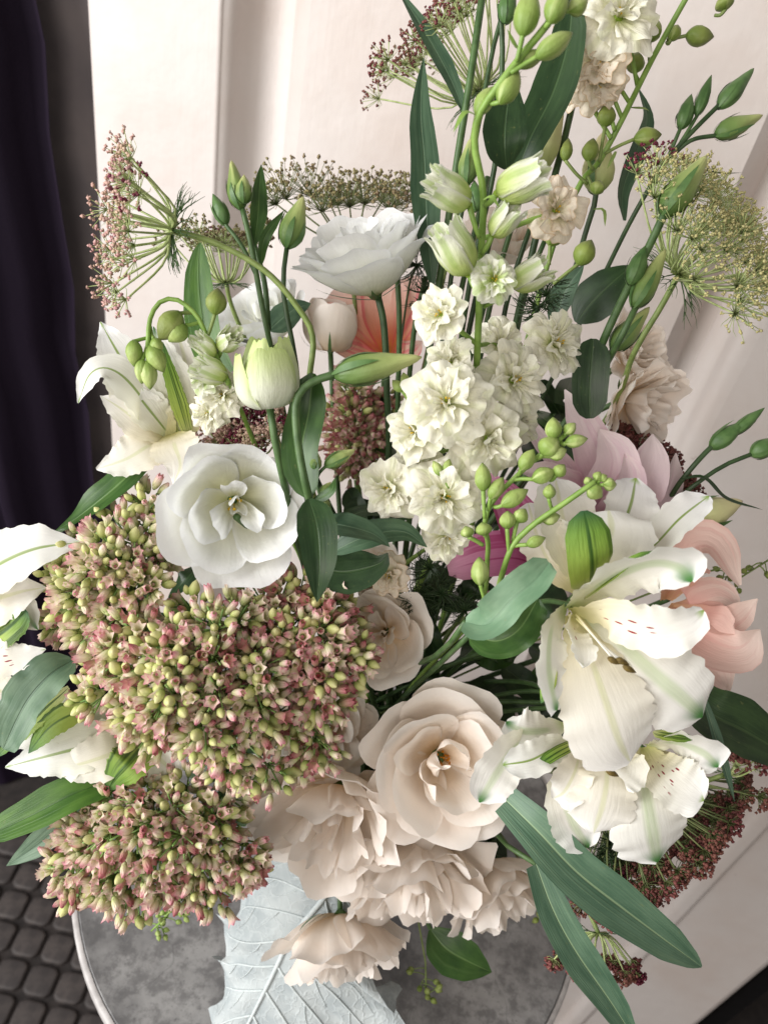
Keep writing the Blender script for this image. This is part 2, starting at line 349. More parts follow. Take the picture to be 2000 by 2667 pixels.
# ------------------------------------------------------------------ setting
def extrude(profile, z0, z1):
    n = len(profile); v = [(x, y, z0) for x, y in profile] + [(x, y, z1) for x, y in profile]
    f = [(i, i + 1, n + i + 1, n + i) for i in range(n - 1)]
    uv = [(i / max(1, n - 1), 0) for i in range(n)] + [(i / max(1, n - 1), 1) for i in range(n)]
    return np.array(v, float), f, np.array(uv)
def box(x0, x1, y0, y1, z0, z1, bev=0.):
    v = [(x, y, z) for z in (z0, z1) for x, y in ((x0, y0), (x1, y0), (x1, y1), (x0, y1))]
    f = [(3, 2, 1, 0), (4, 5, 6, 7), (0, 1, 5, 4), (1, 2, 6, 5), (2, 3, 7, 6), (3, 0, 4, 7)]
    return np.array(v, float), f, np.zeros((8, 2))

def paint_mat():
    t = NT('pale pink gloss paint'); tc = t.add('ShaderNodeTexCoord'); mp = t.add('ShaderNodeMapping'); t.l(tc.outputs['Object'], mp.inputs[0]); mp.inputs['Scale'].default_value = (60, 60, 1.2)
    br = t.noise(mp.outputs[0], 3., 4., .6); big = t.noise(tc.outputs['Object'], 5., 5., .6); dent = t.noise(tc.outputs['Object'], 28., 3.)
    col = t.mix(t.step(big, .35, .75), lin(200, 192, 187), lin(193, 180, 172))
    sp = t.noise(tc.outputs['Object'], 70., 2.); col = t.mix(t.math('MULTIPLY', t.step(sp, .76, .8), .35), col, lin(150, 130, 122))
    t.bump(t.math('ADD', t.math('MULTIPLY', br, .12), t.math('ADD', t.math('MULTIPLY', dent, .8), t.math('MULTIPLY', big, 1.2))), .35, .004)
    return t.finish(col, t.math('ADD', .36, t.math('MULTIPLY', big, .14)), 0, None, .4)
PAINT = paint_mat()
Y0 = .86; ZB, ZT = -1.1, 1.3
TH = math.atan(.25)
def turn(v):
    """wall coordinates (along, outward depth) -> world: the wall stands at a slight angle"""
    v = np.array(v, float); x, y = v[:, 0].copy(), v[:, 1] - Y0
    v[:, 0] = x * math.cos(TH) + y * math.sin(TH); v[:, 1] = Y0 - x * math.sin(TH) + y * math.cos(TH); return v
def curve(x0, y0, x1, y1, bulge, n=7):
    o = []
    for i in range(n):
        s = i / (n - 1); nx, ny = (y1 - y0), -(x1 - x0); l = math.hypot(nx, ny); k = bulge * math.sin(math.pi * s)
        o.append((x0 + (x1 - x0) * s + nx / l * k, y0 + (y1 - y0) * s + ny / l * k))
    return o
_b = box(-.464, .84, Y0 + .06, Y0 + .12, ZB, ZT)
wall = structure('wall', (turn(_b[0]), _b[1], _b[2]), PAINT)
def wallpart(name, prof):
    x0, x1 = prof[0][0], prof[-1][0]
    g = extrude([(x0, Y0 + .0595)] + prof + [(x1, Y0 + .0595)], ZB, ZT)
    return part(name, (turn(g[0]), g[1], g[2]), PAINT, wall, smooth=False)
def soft(o):
    o.data.polygons.foreach_set('use_smooth', [True] * len(o.data.polygons))
    m = o.modifiers.new('edges', 'EDGE_SPLIT'); m.split_angle = math.radians(40)
wallpart('stile', curve(-.464, Y0 + .006, -.458, Y0, .002, 4) + [(-.30, Y0)] + curve(-.296, Y0, -.2915, Y0 + .003, .001, 4))
soft(wallpart('moulding', curve(-.2915, Y0 + .003, -.280, Y0 + .020, .003) + curve(-.2795, Y0 + .021, -.262, Y0 + .042, -.002)[1:] + [(-.228, Y0 + .0425)] + curve(-.227, Y0 + .042, -.196, Y0 + .012, .006, 11)))
wallpart('panel', [(-.196, Y0 + .012), (.2625, Y0 + .012)])
soft(wallpart('moulding', curve(.2625, Y0 + .012, .284, Y0 + .042, .003) + [(.300, Y0 + .0425)] + curve(.301, Y0 + .042, .318, Y0 + .020, .004) + curve(.319, Y0 + .019, .344, Y0, .006, 11)[1:]))
wallpart('stile', [(.344, Y0), (.645, Y0)])
soft(wallpart('moulding', curve(.645, Y0, .664, Y0 - .016, .006, 11) + curve(.665, Y0 - .016, .677, Y0 - .010, .003)[1:]))
wallpart('stile', [(.677, Y0 - .010), (.825, Y0 - .010)] + curve(.826, Y0 - .010, .84, Y0 + .004, .003, 4))
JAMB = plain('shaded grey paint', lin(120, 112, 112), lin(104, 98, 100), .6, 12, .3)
structure('door_jamb', box(-.80, -.4525, 1.10, 1.14, ZB, ZT), JAMB)
def curtain_geo():
    nx, nz = 90, 24; v, uv = [], []
    for j in range(nz):
        z = ZB + .01 + (ZT - ZB) * j / (nz - 1)
        for i in range(nx):
            s = i / (nx - 1); x = -.548 + .056 * (.72 - z) * (1 - s) - 1.3 * s 
            x += .006 * math.sin(z * 23 + 1) * (1 - s) + .004 * math.sin(z * 61) * (1 - s)
            y = 1.02 + .03 * math.sin(s * 48 + .5 * math.sin(z * 2)) + .014 * math.sin(s * 97 + z) - .05 * s
            v.append((x, y, z)); uv.append((s, j / (nz - 1)))
    return np.array(v), grid_faces(nx, nz), np.array(uv)
t = NT('dark plum velvet'); tc = t.add('ShaderNodeTexCoord'); nz_ = t.noise(tc.outputs['Object'], 400, 2.); t.bump(nz_, .3, .001)
t.b.inputs['Sheen Weight'].default_value = .08; t.b.inputs['Sheen Tint'].default_value = (.3, .15, .4, 1)
VELVET = t.finish(t.mix(nz_, lin(20, 15, 24), lin(28, 20, 32)), .85, 0, None, .1)
cu = link('curtain', new_mesh('curtain', *curtain_geo()[:2], VELVET, curtain_geo()[2]))
cu['label'] = 'dark plum velvet curtain hanging left of the pale panelled wall'; cu['category'] = 'curtain'

# floor of small dark square tiles, joints recessed
FLOOR = plain('dark floor joint', lin(52, 46, 44), lin(38, 34, 33), .85, 40, .3)
floor = structure('floor', (np.array([(-3, -2, ZB), (3, -2, ZB), (3, 4, ZB), (-3, 4, ZB)], float), [(0, 1, 2, 3)], np.zeros((4, 2))), FLOOR)
TILE = plain('dark stone tile', lin(78, 71, 68), lin(56, 51, 50), .62, 60, .5, rand=(.4, lin(46, 42, 42)))
def tile_mesh(seed):
    rs = np.random.RandomState(seed); v, n, s = [], 20, .0295
    for h, k in ((0, 1.), (.006, 1.), (.009, .93), (.0095, .80)):
        for q in range(n):
            a = 6.2832 * q / n; c, d = math.cos(a), math.sin(a); e = (abs(c) ** 5 + abs(d) ** 5) ** (-1 / 5)
            v.append((c * e * s * k, d * e * s * k, h + rs.rand() * .0004))
    f = grid_faces(n, 4, True) + [tuple(range(3 * n, 4 * n))]
    return new_mesh('tile', v, f, TILE)
tms = [tile_mesh(i) for i in range(4)]
for i in range(13):
    for j in range(13):
        x, y = -.95 + i * .066, .05 + j * .066
        if x > -.12: continue
        o = link('tile', tms[(i * 7 + j * 3) % 4], floor); o.location = (x + (.5 if j % 2 else 0) * .012, y, ZB); o.rotation_euler = (0, 0, rnd.uniform(-.03, .03))

# beyond the wall's right-hand edge: dark boarded opening
DARKW = plain('dark brown wood', lin(70, 54, 46), lin(48, 38, 34), .6, 30, .3)
BLACK = plain('black metal', lin(14, 13, 14), lin(20, 19, 20), .5, 60)
structure('back_wall', box(.70, 2.2, 1.25, 1.30, ZB, ZT), DARKW)
po = link('post', new_mesh('post', *box(.875, .915, .70, .74, ZB, ZT)[:2], BLACK, smooth=False))
po['label'] = 'black upright post in the dark corner beyond the pale wall'; po['category'] = 'post'

# table
def conc():
    t = NT('grey stone table top'); tc = t.add('ShaderNodeTexCoord'); o = tc.outputs['Object']
    a = t.noise(o, 9, 6., .65); b = t.noise(o, 60, 5., .7); c = t.noise(o, 320, 2.)
    col = t.mix(t.step(a, .3, .72), lin(92, 91, 92), lin(158, 157, 156)); col = t.mix(t.math('MULTIPLY', t.step(b, .42, .62), .6), col, lin(80, 79, 80))
    col = t.mix(t.math('MULTIPLY', t.step(c, .66, .72), .4), col, lin(62, 61, 62))
    vo = t.add('ShaderNodeTexVoronoi', feature='DISTANCE_TO_EDGE'); vo.inputs['Scale'].default_value = 14
    mv = t.add('ShaderNodeMixRGB'); mv.inputs[0].default_value = .12; t.l(o, mv.inputs[1])
    nn = t.add('ShaderNodeTexNoise'); nn.inputs['Scale'].default_value = 12; t.l(o, nn.inputs[0]); t.l(nn.outputs[1], mv.inputs[2]); t.l(mv.outputs[0], vo.inputs['Vector'])
    crack = t.math('MULTIPLY', t.math('SUBTRACT', 1., t.step(vo.outputs[0], .0, .012)), t.step(a, .5, .62)); col = t.mix(t.math('MULTIPLY', crack, .35), col, lin(60, 60, 62))
    t.bump(b, .2, .001); return t.finish(col, .5, 0, None, .4)
TC = V(.03, .437, 0)
def disc(prof, n=96, c=TC):
    v = []
    for r, z in prof:
        for q in range(n):
            a = 6.2832 * q / n; v.append((c.x + r * math.cos(a), c.y + r * math.sin(a), c.z + z))
    return np.array(v), grid_faces(n, len(prof), True) + [tuple(range(n))[::-1], tuple(range((len(prof) - 1) * n, len(prof) * n))], np.zeros((len(v), 2))
table = thing('round_table', 'small round grey stone table under the bouquet', 'table', (TC.x, TC.y, ZB))
STONE = conc()
part('table_top', disc([(.2655, -.018), (.2655, -.0015), (.264, 0)]), STONE, table, smooth=False)
TRIM = plain('pale table edge', lin(186, 182, 180), lin(160, 156, 154), .45, 80)
part('edge_band', disc([(.2655, -.019), (.270, -.019), (.271, -.016), (.271, -.003), (.2695, -.0005), (.2658, -.0005)])[0:1] + (grid_faces(96, 6, True), np.zeros((96 * 6, 2))), TRIM, table)
part('pedestal', disc([(.2, -1.099), (.198, -1.085), (.03, -1.06), (.024, -.9), (.024, -.06), (.1, -.0195)]), BLACK, table)

# vase
VM = V(.03, .43, .20)
vase = thing('vase', 'taupe ceramic vase mostly hidden beneath the cream flowers', 'vase', (VM.x, VM.y, .0005))
CER = plain('taupe ceramic', lin(126, 112, 104), lin(104, 92, 86), .35, 20)
part('body', disc([(.05, .0005), (.058, .006), (.066, .05), (.066, .10), (.058, .15), (.052, .18), (.056, .20), (.052, .20), (.048, .18), (.054, .15), (.061, .10), (.060, .05), (.05, .012)], 48, V(VM.x, VM.y, 0)), CER, vase)

def stem_to_vase(pts, k):
    """finish a stem inside the vase mouth"""
    a = k * 2.4; r = .012 + .022 * ((k * .618) % 1)
    m = VM + V(math.cos(a) * r, math.sin(a) * r, .0); p = pts[-1]
    mid = p.lerp(m, .55) + V(0, 0, .02)
    return pts + [mid, m, V(VM.x - math.cos(a) * .02, VM.y - math.sin(a) * .02, .03)]
KS = [0]
def main_stem(parent, pxpts, r0=.0021, r1=.0024, mat='stem', vase_end=True, name='stem', n=64):
    pts = px_path(pxpts); KS[0] += 1
    if vase_end: pts = stem_to_vase(pts, KS[0])
    return part(name, tube(pts, r0, r1, max(n, 120), 8), MT[mat], parent)
def plant(name, label, cat, group=None):
    KS_ = KS[0] + 1; a = KS_ * 2.4
    return thing(name, label, cat, (VM.x - math.cos(a) * .02, VM.y - math.sin(a) * .02, .03), group)
def twig(parent, pxpts, r0=.0012, r1=.0012, mat='stem', name='stalk', n=10):
    return part(name, tube(px_path(pxpts), r0, r1, n, 6), MT[mat], parent)
# ------------------------------------------------------------------ flower builders
WH = {
 'lis': [   # open lisianthus seen from above: deep bowl, upright heart
  (4, [(.05, 0), (.46, .10), (.82, .40), (1.0, .70), (1.14, .80)], 64, dict(ruf=.05, freq=1.6, rounded=.18, rag=.02, roll=.10, nu=19, nv=15)),
  (4, [(.05, .02), (.40, .14), (.70, .46), (.86, .78), (.96, .90)], 62, dict(ruf=.045, freq=1.6, rounded=.2, rag=.02, roll=.05, nu=19, nv=15)),
  (2, [(.05, .04), (.32, .20), (.54, .52), (.64, .78), (.70, .90)], 60, dict(ruf=.05, freq=1.6, rounded=.25, rag=.03, nu=17)),
  (3, [(.04, .05), (.14, .26), (.26, .56), (.34, .76), (.44, .88)], 50, dict(ruf=.07, freq=1.5, rounded=.3, rag=.03)),
  (2, [(.03, .05), (.07, .25), (.14, .5), (.12, .68)], 80, dict(ruf=.07, freq=1.4, rounded=.35))],
 'lis_side': [   # bowl with many ruffled rims
  (5, [(.07, 0), (.46, .20), (.78, .48), (.98, .74), (1.16, .88)], 54, dict(ruf=.045, freq=1.8, rounded=.18, rag=.02, roll=.08, nu=17)),
  (5, [(.07, .02), (.42, .24), (.70, .56), (.88, .84), (1.02, 1.0)], 54, dict(ruf=.05, freq=1.8, rounded=.2, rag=.025, roll=.05, nu=17)),
  (5, [(.06, .05), (.34, .28), (.56, .62), (.70, .92), (.82, 1.08)], 56, dict(ruf=.05, freq=1.8, rounded=.2, rag=.025, nu=17)),
  (4, [(.05, .06), (.24, .34), (.40, .70), (.50, .98), (.58, 1.12)], 62, dict(ruf=.055, freq=1.8, rounded=.22, rag=.02, nu=17)),
  (3, [(.04, .06), (.12, .4), (.2, .75), (.26, 1.0), (.3, 1.1)], 70, dict(ruf=.055, freq=1.6, rounded=.25, rag=.02))],
 'rose': [   # full cream bloom
  (5, [(.05, -.05), (.45, .02), (.84, .26), (1.02, .44), (1.12, .46)], 54, dict(ruf=.055, freq=1.3, rounded=.16, rag=.015, roll=.14, nu=19, nv=15)),
  (4, [(.05, 0), (.42, .12), (.78, .38), (.96, .56), (1.06, .60)], 62, dict(ruf=.05, freq=1.4, rounded=.18, rag=.015, roll=.12, nu=19, nv=15)),
  (4, [(.05, .02), (.36, .18), (.64, .48), (.80, .70), (.88, .76)], 60, dict(ruf=.05, freq=1.4, rounded=.2, rag=.02, roll=.10, nu=19, nv=15)),
  (3, [(.05, .04), (.30, .20), (.50, .54), (.60, .78), (.66, .86)], 62, dict(ruf=.06, freq=1.5, rounded=.24, rag=.02, roll=.06, nu=17)),
  (2, [(.05, .06), (.18, .30), (.34, .60), (.26, .84)], 74, dict(ruf=.10, freq=1.4, rounded=.2, nu=17)),
  (1, [(.05, .06), (.14, .30), (.16, .56), (-.06, .74)], 84, dict(ruf=.08, freq=1.4, rounded=.2, nu=17))],
 'rose_cup': [
  (4, [(.06, 0), (.45, .10), (.80, .42), (.98, .78), (1.10, 1.0)], 58, dict(ruf=.075, freq=1.9, rounded=.2, rag=.025, roll=.10, nu=19, nv=15)),
  (4, [(.06, .02), (.40, .16), (.70, .48), (.84, .86), (.92, 1.08)], 58, dict(ruf=.075, freq=1.9, rounded=.22, rag=.025, roll=.05, nu=19, nv=15)),
  (4, [(.05, .04), (.32, .24), (.55, .58), (.64, .94), (.68, 1.12)], 62, dict(ruf=.05, freq=1.9, rounded=.25, rag=.02)),
  (4, [(.05, .06), (.22, .30), (.38, .66), (.42, .96), (.42, 1.10)], 66, dict(ruf=.05, freq=1.8, rounded=.3, rag=.02)),
  (2, [(.04, .06), (.14, .34), (.22, .68), (.2, .95)], 72, dict(ruf=.05, freq=1.6, rounded=.35))],
 'rose_bud': [
  (4, [(.08, 0), (.55, .12), (.86, .6), (.88, 1.1), (.80, 1.5)], 62, dict(ruf=.02, freq=1.2, rounded=.25)),
  (4, [(.08, .04), (.5, .16), (.76, .62), (.74, 1.15), (.6, 1.55)], 66, dict(ruf=.02, freq=1.2, rounded=.25)),
  (3, [(.06, .06), (.4, .2), (.6, .66), (.55, 1.15), (.4, 1.5)], 72, dict(ruf=.02, freq=1.2, rounded=.3))],
 'bud_big': [    # fat half-closed lisianthus bud with ragged top
  (4, [(.1, 0), (.6, .10), (.95, .55), (.95, 1.2), (.80, 1.84)], 60, dict(ruf=.03, freq=1.6, rounded=.22, rag=.06)),
  (4, [(.1, .04), (.55, .15), (.82, .6), (.78, 1.25), (.50, 2.1)], 58, dict(ruf=.03, freq=1.6, rounded=.25, rag=.05)),
  (3, [(.06, .06), (.4, .2), (.55, .7), (.4, 1.3), (.18, 1.8)], 72, dict(ruf=.03, freq=1.2, rounded=.3))],
 'ruffle': [   # loose, wavy cream bloom
  (5, [(.05, -.02), (.45, .06), (.82, .30), (1.02, .52), (1.14, .60)], 54, dict(ruf=.10, freq=1.9, rounded=.14, rag=.03, roll=.14, nu=21, nv=15)),
  (5, [(.05, 0), (.40, .14), (.70, .44), (.88, .70), (.98, .82)], 54, dict(ruf=.11, freq=2.0, rounded=.16, rag=.03, roll=.10, nu=21, nv=15)),
  (4, [(.05, .03), (.32, .2), (.55, .54), (.68, .82), (.76, .94)], 58, dict(ruf=.12, freq=2.0, rounded=.18, rag=.03, roll=.06, nu=21, nv=15)),
  (4, [(.05, .05), (.22, .28), (.38, .64), (.46, .88), (.52, 1.0)], 58, dict(ruf=.12, freq=1.9, rounded=.22, rag=.03, nu=19)),
  (3, [(.04, .06), (.12, .34), (.2, .66), (.22, .9)], 66, dict(ruf=.11, freq=1.7, rounded=.3, nu=15))],
 'lark': [
  (5, [(.05, 0), (.42, .08), (.78, .16), (1.02, .06)], 52, dict(ruf=.085, freq=1.9, rag=.03, rounded=.0, crinkle=.028, roll=.08, nu=25, nv=13)),
  (5, [(.05, .03), (.34, .22), (.64, .38), (.84, .38)], 52, dict(ruf=.10, freq=1.9, rag=.03, rounded=.0, crinkle=.03, nu=25, nv=13)),
  (4, [(.05, .04), (.22, .32), (.42, .54), (.56, .60)], 56, dict(ruf=.11, freq=1.8, rag=.03, rounded=.05, crinkle=.03, nu=21, nv=11)),
  (3, [(.04, .04), (.1, .3), (.2, .48), (.26, .58)], 54, dict(ruf=.08, freq=1.7, rag=.03, rounded=.1, crinkle=.03, nu=15))],
 'lark_half': [
  (5, [(.08, 0), (.40, .25), (.55, .75), (.52, 1.2), (.58, 1.5)], 50, dict(ruf=.04, freq=2., rag=.04, rounded=.3)),
  (5, [(.06, .05), (.30, .3), (.42, .8), (.38, 1.25), (.42, 1.5)], 46, dict(ruf=.06, freq=2.4, rag=.05, rounded=.3)),
  (3, [(.04, .1), (.18, .4), (.24, .8), (.2, 1.3)], 60, dict(ruf=.05, freq=2., rag=.04, rounded=.3))],
}
POOL = {}
def petal_me(kind, wi, mat, var):
    key = (kind, wi, mat, var)
    if key not in POOL:
        n, prof, half, kw = WH[kind][wi]
        POOL[key] = new_mesh('petal', *cup_petal(prof, half, hash((wi, var)) % 9973 + 17 * var + wi, **kw)[:2], MT[mat], cup_petal(prof, half, hash((wi, var)) % 9973 + 17 * var + wi, **kw)[2])
    return POOL[key]
def sphere_geo(c, r, n=7, k=10, sq=(1, 1, 1)):
    v = []
    for j in range(n):
        th = math.pi * (j + .02) / (n - 1 + .04)
        for q in range(k):
            a = 6.2832 * q / k; v.append((c[0] + r * sq[0] * math.sin(th) * math.cos(a), c[1] + r * sq[1] * math.sin(th) * math.sin(a), c[2] - r * sq[2] * math.cos(th)))
    return np.array(v), grid_faces(k, n, True), np.zeros((n * k, 2))
def stamens(n, r, h, size, seed):
    rs = np.random.RandomState(seed); g = []
    for i in range(n):
        a = rs.rand() * 6.28; q = r * math.sqrt(rs.rand()); p = (q * math.cos(a), q * math.sin(a), h * (.75 + .4 * rs.rand()))
        g.append(tube([(0, 0, .05), (p[0] * .6, p[1] * .6, p[2] * .6), p], size * .22, size * .2, 4, 4)); g.append(sphere_geo(p, size * (.7 + .5 * rs.rand()), 5, 6, (1, 1, 1.4)))
    return merge(*g)
CORE = {}
def core_me(kind):
    if kind not in CORE:
        if kind.startswith('lark'): g = merge(sphere_geo((0, 0, .02), .12)); m = 'lark_green'
        else: g = merge(sphere_geo((0, 0, .03), .12)); m = 'calyx'
        CORE[kind] = new_mesh('flower', *g[:2], MT[m], g[2])
    return CORE[kind]
STAM = {}
def flower(parent, loc, axis, R, kind, mat, spin=0., core=None, name='flower', label=None, jit=.06, sepals=0, whorls=None, sepal_mat='calyx'):
    o = link(name, core_me(kind), parent, axis_frame(loc, axis, spin, R, parent))
    if label: o['label'] = label
    base = rnd.random() * 6.28
    for wi, (n, prof, half, kw) in enumerate(WH[kind]):
        if whorls is not None and wi not in whorls: continue
        for i in range(n):
            me = petal_me(kind, wi, mat, rnd.randrange(5))
            a = base + wi * 2.4 + i * 6.2832 / n + rnd.uniform(-.12, .12)
            m = Matrix.Rotation(a, 4, 'Z') @ Matrix.Rotation(rnd.uniform(-jit, jit) * 1.3, 4, 'Y') @ Matrix.Rotation(rnd.uniform(-jit, jit), 4, 'X') @ Matrix.Scale(rnd.uniform(.94, 1.06), 4)
            link('petal', me, o, m)
    if core:
        if core not in STAM:
            g = {'yellow': stamens(7, .13, .38, .032, 3), 'orange': stamens(30, .15, .26, .018, 4), 'dark': stamens(9, .1, .3, .03, 5)}[core]
            STAM[core] = new_mesh('stamens', *g[:2], MT[{'yellow': 'yellow', 'orange': 'orange', 'dark': 'anther'}[core]], g[2])
        link('stamens', STAM[core], o)
    if sepals:
        oc = spline([(q[0], q[1], 0) for q in WH[kind][0][1]], 21)
    for i in range(sepals):
        a = base + i * 6.2832 / sepals; c, s = math.cos(a), math.sin(a); L = rnd.uniform(.45, .75); pts = [(0, 0, -.08)]
        for f in (.18, .5, .8, 1.):
            q = oc[int(20 * L * f)]; r = q[0] * 1.1 + .03 + .06 * f * rnd.random(); pts.append((c * r, s * r, q[1] - .05))
        g = ribbon(pts, .06, (c, s, -.4), 'lance', nu=3, nv=10)
        link('sepal', new_mesh('sepal', g[0], g[1], MT[sepal_mat], g[2]), o)
    return o

LARKB = ([0, .12, .3, .5, .72, .9, 1], [.18, .62, .95, 1, .78, .36, .06])
LISB = ([0, .08, .2, .36, .55, .75, .92, 1], [.3, .66, .92, 1, .82, .52, .28, .05])
CLOSEB = ([0, .1, .3, .6, .85, 1], [.25, .7, 1, .86, .4, .05])
def lark_bud(parent, base, tip, hwpx, d, mat='bud_lark', stalk=None, name='bud'):
    d2 = d if isinstance(d, tuple) else (d, d)
    b, tt = P(*base, d2[0]), P(*tip, d2[1])
    o = part(name, lathe(b, tt, pw(hwpx, d2[0]), LARKB, 5, .12, .25, 13, 20), MT[mat], parent)
    if stalk:
        part('stalk', tube([P(*stalk, d2[0] + .004)] + [P((stalk[0] + base[0]) / 2, (stalk[1] + base[1]) / 2 + rnd.uniform(-4, 8), d2[0] + .002)] + [b.lerp(tt, .06)], .0011, .0012, 8, 6), MT['stem_bright' if mat == 'bud_lark' else 'stem_olive'], parent)
    return o
def lis_bud(parent, base, tip, hwpx, d, mat='bud_lis', bend=0, sepals=4, prof=LISB):
    d2 = d if isinstance(d, tuple) else (d, d)
    b, tt = P(*base, d2[0]), P(*tip, d2[1]); ax = (tt - b); hw = pw(hwpx, d2[0])
    o = part('bud', lathe(b, tt, hw, prof, 3, .16, .55, 16, 24), MT[mat], parent)
    x = ax.orthogonal().normalized(); y = ax.normalized().cross(x)
    for i in range(sepals):
        a = i * 6.2832 / sepals + rnd.random(); n = x * math.cos(a) + y * math.sin(a); L = rnd.uniform(.55, .85)
        pts = [b - ax * .03 + n * hw * .25, b + ax * .12 + n * hw * .85, b + ax * .4 * L / .7 + n * hw * 1.08, b + ax * L * .9 + n * hw * rnd.uniform(.8, 1.15)]
        part('sepal', ribbon(pts, hw * .26, n, 'lance', nu=3, nv=9), MT['calyx'], o)
    return o

# ------------------------------------------------------------------ stonecrop (sedum)
def floret_geo(spread, seed, n=5):
    g = []; rs = np.random.RandomState(seed)
    for i in range(n):
        a = 6.2832 * i / n + rs.uniform(-.1, .1); c, s = math.cos(a), math.sin(a); k = spread * rs.uniform(.85, 1.15)
        g.append(ribbon([(c * .06, s * .06, 0), (c * .22, s * .22, .25), (c * .23, s * .23, .6), (c * (.07 + k), s * (.07 + k), 1.0)], .19, (-c, -s, .2), 'tepal', cup=.5, nu=3, nv=6))
    g.append(lathe((0, 0, -.05), (0, 0, .5), .2, ([0, .4, 1], [.4, 1, .3]), n=4, k=6))
    v, f, u = merge(*g); return v, f, u
SF = {}; FUV = {}
def sed_me(kind, var):
    if (kind, var) not in SF:
        if kind == 'bud':
            g = lathe((0, 0, 0), (0, 0, 1.02),   .30 + .02 * var, ([0, .2, .5, .8, 1], [.35, .85, 1, .68, .12]), 5, .22, 0, 7, 15); m = 'sed_bud'
        else:
            g = floret_geo({0: .0, 1: .12, 2: .34}[var], var + 3); m = {'pink': 'sed_pink', 'pale': 'sed_pale', 'red': 'sed_red'}[kind]
        SF[(kind, var)] = new_mesh('floret', *g[:2], MT[m], g[2])
    return SF[(kind, var)]
def inside(p, poly):
    c = False; n = len(poly)
    for i in range(n):
        (x1, y1), (x2, y2) = poly[i], poly[(i + 1) % n]
        if (y1 > p[1]) != (y2 > p[1]) and p[0] < (x2 - x1) * (p[1] - y1) / (y2 - y1) + x1: c = not c
    return c
def sedum(label, poly, d0, bulge, bias, hub, mix, spacing=70, per=10, size=.0097, rho=.0122, cap=298, stem_pts=None, seed=1, k=1.0, group='stonecrop heads'):
    rs = random.Random(seed); t = plant('stonecrop_head', label, 'stonecrop', group)
    xs = [p[0] for p in poly]; ys = [p[1] for p in poly]; cx, cy = sum(xs) / len(xs), sum(ys) / len(ys)
    RX, RY = (max(xs) - min(xs)) / 2, (max(ys) - min(ys)) / 2; cl = []; row = 0; y = min(ys)
    while y <= max(ys):
        x = min(xs) + (spacing / 2 if row % 2 else 0)
        while x <= max(xs):
            q = (x + rs.uniform(-.24, .24) * spacing, y + rs.uniform(-.24, .24) * spacing)
            if inside(q, poly) and rs.random() > .07: cl.append(q)
            x += spacing
        y += spacing * .86; row += 1
    rho0 = rho; hubp = P(*hub); main_stem(t, stem_pts or [hub], .0028, .0032, 'sed_stem')
    per_c = min(per, cap / max(1, len(cl))); n = 0; under = {}
    for (x, y) in cl:
        ex, ey = (x - cx) / RX, (y - cy) / RY; rr = math.hypot(ex, ey); d = d0 + bulge * rr ** 2 + rs.uniform(-.013, .013); rho = rho0 * rs.uniform(.85, 1.3)
        nz = D(ex * k + bias[0] + rs.uniform(-.25, .25), -ey * k + bias[1] + rs.uniform(-.25, .25), 1 + bias[2]); C = P(x, y, d); O = C - nz * rho
        bp = hubp.lerp(O, .55) + CZ * .004
        part('branch', tube([hubp, bp, O], .0011, .0008, 7, 5), MT['sed_stem'], t)
        m = int(per_c) + (1 if rs.random() < per_c % 1 else 0); dom = rs.choices(['pink', 'pale', 'red', 'bud'], mix)[0]
        X = nz.orthogonal().normalized(); Yv = nz.cross(X); ph = rs.random() * 6
        for i in range(m):
            if n >= cap: break
            th = math.acos(1 - (i + .5) / m * .72); a = ph + i * 2.39996
            dr = (nz * math.cos(th) + X * math.sin(th) * math.cos(a) + Yv * math.sin(th) * math.sin(a)).normalized()
            kd = dom if rs.random() < .45 else rs.choices(['pink', 'pale', 'red', 'bud'], mix)[0]
            if kd == 'red' and dom == 'bud': kd = 'pink'
            s = size * rs.uniform(.8, 1.18) * (.78 if kd == 'bud' else 1)
            o = link('bud' if kd == 'bud' else 'floret', sed_me(kd, rs.randrange(3)), t, axis_frame(O + dr * rho * rs.uniform(.75, 1.2), (dr + V(rs.uniform(-.2, .2), rs.uniform(-.2, .2), rs.uniform(-.2, .2))).normalized(), rs.random() * 6, s, t)); n += 1
        for i in range(12):      # florets half hidden between the outer ones
            a = ph + 1.2 + i * 2.39996; th = .15 + 1.25 * math.sqrt(i / 12)
            dr = (nz * math.cos(th) + X * math.sin(th) * math.cos(a) + Yv * math.sin(th) * math.sin(a)).normalized()
            kd = rs.choices(['pink', 'pale', 'red', 'bud'], mix)[0]; me = sed_me(kd, rs.randrange(3)); mx = axis_frame(O + dr * rho * rs.uniform(.5, .95), (dr + V(rs.uniform(-.2, .2), rs.uniform(-.2, .2), rs.uniform(-.2, .2))).normalized(), rs.random() * 6, size * rs.uniform(.75, 1.1), t)
            under.setdefault(kd, []).append((me, mx))
        if rs.random() < 1.:   # floret stalks of this cluster
            g = [tube([O - nz * .004, O + (nz * math.cos(.7) + (X * math.cos(a) + Yv * math.sin(a)) * math.sin(.7)) * rho * .95], .0006, .0006, 3, 4) for a in (0, 1.3, 2.5, 3.8, 5.)]
            g += [tube([O - nz * .004, O + (nz * math.cos(1.25) + (X * math.cos(a) + Yv * math.sin(a)) * math.sin(1.25)) * rho * .95], .0006, .0006, 3, 4) for a in (.5, 1.7, 3., 4.2, 5.6)]
            part('floret_stalks', merge(*g), MT['sed_stem'], t)
